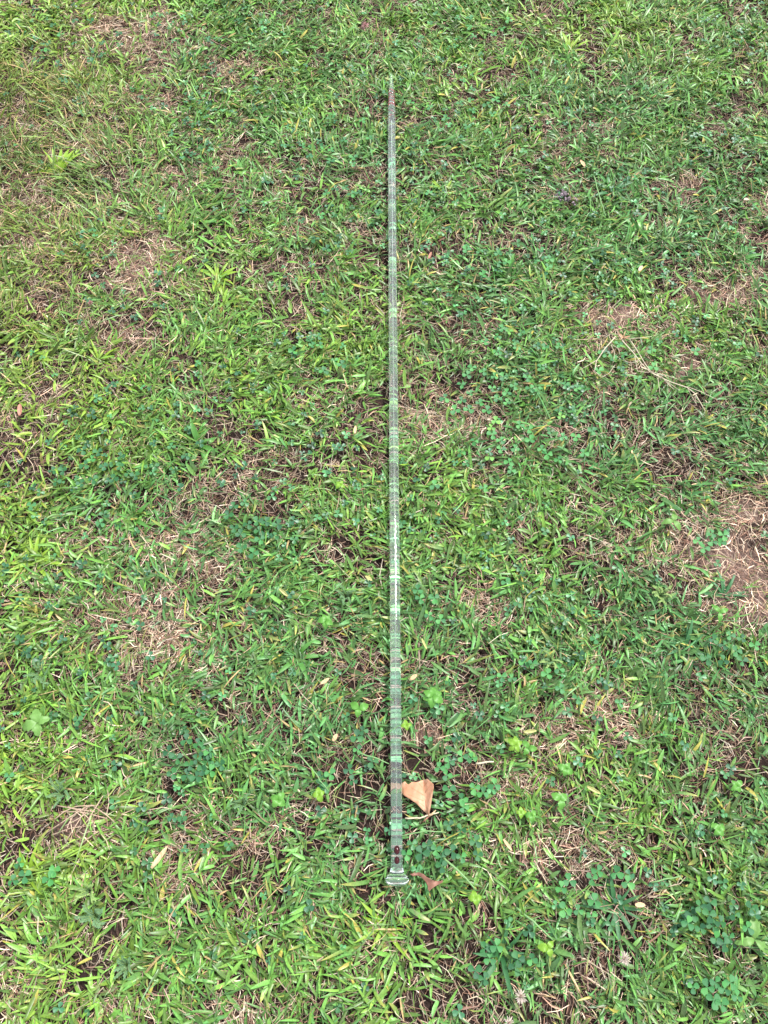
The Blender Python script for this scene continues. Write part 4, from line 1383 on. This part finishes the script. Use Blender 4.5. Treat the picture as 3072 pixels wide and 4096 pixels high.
# pale diffuse mix paints sky brightness onto the clear glass
df = nt.nodes.new('ShaderNodeBsdfDiffuse'); df.inputs['Color'].default_value = (.74, .90, .90, 1)
tcg = nt.nodes.new('ShaderNodeTexCoord'); nsg = nt.nodes.new('ShaderNodeTexNoise'); nsg.inputs['Scale'].default_value = 25; nsg.inputs['Detail'].default_value = 4
nt.links.new(tcg.outputs['Object'], nsg.inputs['Vector'])
mrg = nt.nodes.new('ShaderNodeMapRange'); mrg.inputs['From Min'].default_value = .35; mrg.inputs['From Max'].default_value = .7
mrg.inputs['To Min'].default_value = .012; mrg.inputs['To Max'].default_value = .026
nt.links.new(nsg.outputs['Fac'], mrg.inputs['Value'])
mg = nt.nodes.new('ShaderNodeMixShader'); nt.links.new(mrg.outputs['Result'], mg.inputs['Fac'])
nt.links.new(p.outputs[0], mg.inputs[1]); nt.links.new(df.outputs[0], mg.inputs[2]); nt.links.new(mg.outputs[0], out.inputs['Surface'])
m_red, nt, out = new_mat('red_glass')
p = nt.nodes.new('ShaderNodeBsdfPrincipled')
p.inputs['Base Color'].default_value = (.36, .075, .085, 1)
p.inputs['Roughness'].default_value = 0.08
p.inputs['IOR'].default_value = 1.5
p.inputs['Coat Weight'].default_value = 1
nt.links.new(p.outputs[0], out.inputs['Surface'])
m_bead, nt, out = new_mat('dark_red_glass')
p = nt.nodes.new('ShaderNodeBsdfPrincipled')
p.inputs['Base Color'].default_value = (.030, .001, .003, 1)
p.inputs['Roughness'].default_value = 0.08
p.inputs['Specular IOR Level'].default_value = .35
nt.links.new(p.outputs[0], out.inputs['Surface'])

rod = thing('glass_rod', 'long clear solid glass rod with flared knob and red spiral tip lying on the grass', 'glass rod', A0)
rod.rotation_mode = 'QUATERNION'
rod.rotation_quaternion = ROD_DIR.to_track_quat('Y', 'Z')
SEG = 56


def lathe(prof, twist=0.0, lobes=0, depth=0.0, cap0=False, cap1=False, segs=SEG):
    """profile of (distance along rod, radius) turned about the rod's own Y axis"""
    bm = bmesh.new()
    rings = []
    for y_, r_ in prof:
        ring = []
        for k in range(segs):
            a = 2 * math.pi * k / segs
            rr = r_ * (1 + depth * math.cos(lobes * a + twist * y_)) if lobes else r_
            ring.append(bm.verts.new((math.cos(a) * rr, y_, math.sin(a) * rr)))
        rings.append(ring)
    for r0, r1 in zip(rings[:-1], rings[1:]):
        for k in range(segs):
            bm.faces.new((r0[k], r1[k], r1[(k + 1) % segs], r0[(k + 1) % segs]))
    if cap0:
        c = bm.verts.new((0, prof[0][0], 0))
        for k in range(segs):
            bm.faces.new((rings[0][k], rings[0][(k + 1) % segs], c))
    if cap1:
        c = bm.verts.new((0, prof[-1][0], 0))
        for k in range(segs):
            bm.faces.new((rings[-1][(k + 1) % segs], rings[-1][k], c))
    bmesh.ops.recalc_face_normals(bm, faces=bm.faces[:])
    return bm


KN = 0.024
knob = [(0.0002, .0040), (.0008, .0075), (.0022, .0120), (.0045, .0155), (.0075, .0174), (.0100, .0176), (.0122, .0166), (.0138, .0146), (.0150, .0122), (.0162, .0110),
        (.0185, .0104), (.0210, .0096), (KN, .0088)]
m_clear = m_glass.copy()
m_clear.name = 'polished_glass'
for n_ in m_clear.node_tree.nodes:
    if n_.type == 'MAP_RANGE':
        n_.inputs['To Min'].default_value = .008; n_.inputs['To Max'].default_value = .015  # the knob gets less of the painted sky brightness
build('knob', lathe(knob, cap0=True), m_clear, rod)
TIP0 = ROD_LEN - 0.118
shaft = [(KN, .0088), (KN + .004, .0084)]
yy = KN + .012
while yy < TIP0 - .02:
    shaft.append((yy, ROD_R * (1 + .006 * math.sin(yy * 9) + .004 * math.sin(yy * 31))))
    yy += .012
shaft += [(TIP0 - .010, ROD_R), (TIP0, ROD_R)]
bm = lathe(shaft)
build('shaft', bm, m_glass, rod)
# a thin air bore runs down the middle of the shaft
bm = lathe([(KN + .02, .0001), (KN + .024, .0006), (TIP0 - .05, .0006), (TIP0 - .045, .0001)], segs=20)
bmesh.ops.reverse_faces(bm, faces=bm.faces[:])
build('air_bore', bm, m_glass, rod)
tip = [(TIP0, ROD_R), (TIP0 + .0015, ROD_R * 1.02), (TIP0 + .003, ROD_R * .90)]
for i in range(1, 60):
    t = i / 59
    y_ = TIP0 + .003 + t * .114
    r_ = ROD_R * (.90 - .30 * t - .50 * t ** 3)
    tip.append((y_, max(.0004, r_ * (1 + .035 * math.sin(y_ * 2 * math.pi / .0125)))))
build('pointed_tip', lathe(tip, twist=500, lobes=1, depth=.04, cap1=True), m_glass, rod)
# red thread wound round the tip
bm = bmesh.new()
pts, rad = [], []
turns = 5.0
for i in range(int(turns * 22)):
    t = i / (turns * 22)
    y_ = TIP0 + .002 + t * .060
    a = t * turns * 2 * math.pi
    rr = ROD_R * (.93 - .17 * t)
    pts.append((math.cos(a) * rr, y_, math.sin(a) * rr)); rad.append(.0011 * (1 - .3 * t))
tube(bm, pts, rad, 8)
build('red_spiral', bm, m_red, rod)
bm = bmesh.new()
pts = []
for i in range(44):
    t = i / 43
    a = t * 1.5 * 2 * math.pi + 1.2
    pts.append((math.cos(a) * ROD_R * .5, TIP0 - .036 + t * .026, math.sin(a) * ROD_R * .5))
tube(bm, pts, .0008, 8)
o = build('red_thread', bm, m_red, rod)
# two dark red drops set in the glass near the knob
for py_, sy, sx in ((3400, .0062, .0042), (3441, .0053, .0037)):
    yb = (at(1588, py_, ROD_Z) - A0).dot(ROD_DIR)
    bm = bmesh.new()
    bmesh.ops.create_uvsphere(bm, u_segments=24, v_segments=16, radius=1, matrix=Matrix.Translation((0, yb, .0066)) @ Matrix.Diagonal((sx, sy, sx, 1)))
    build('red_drop', bm, m_bead, rod)
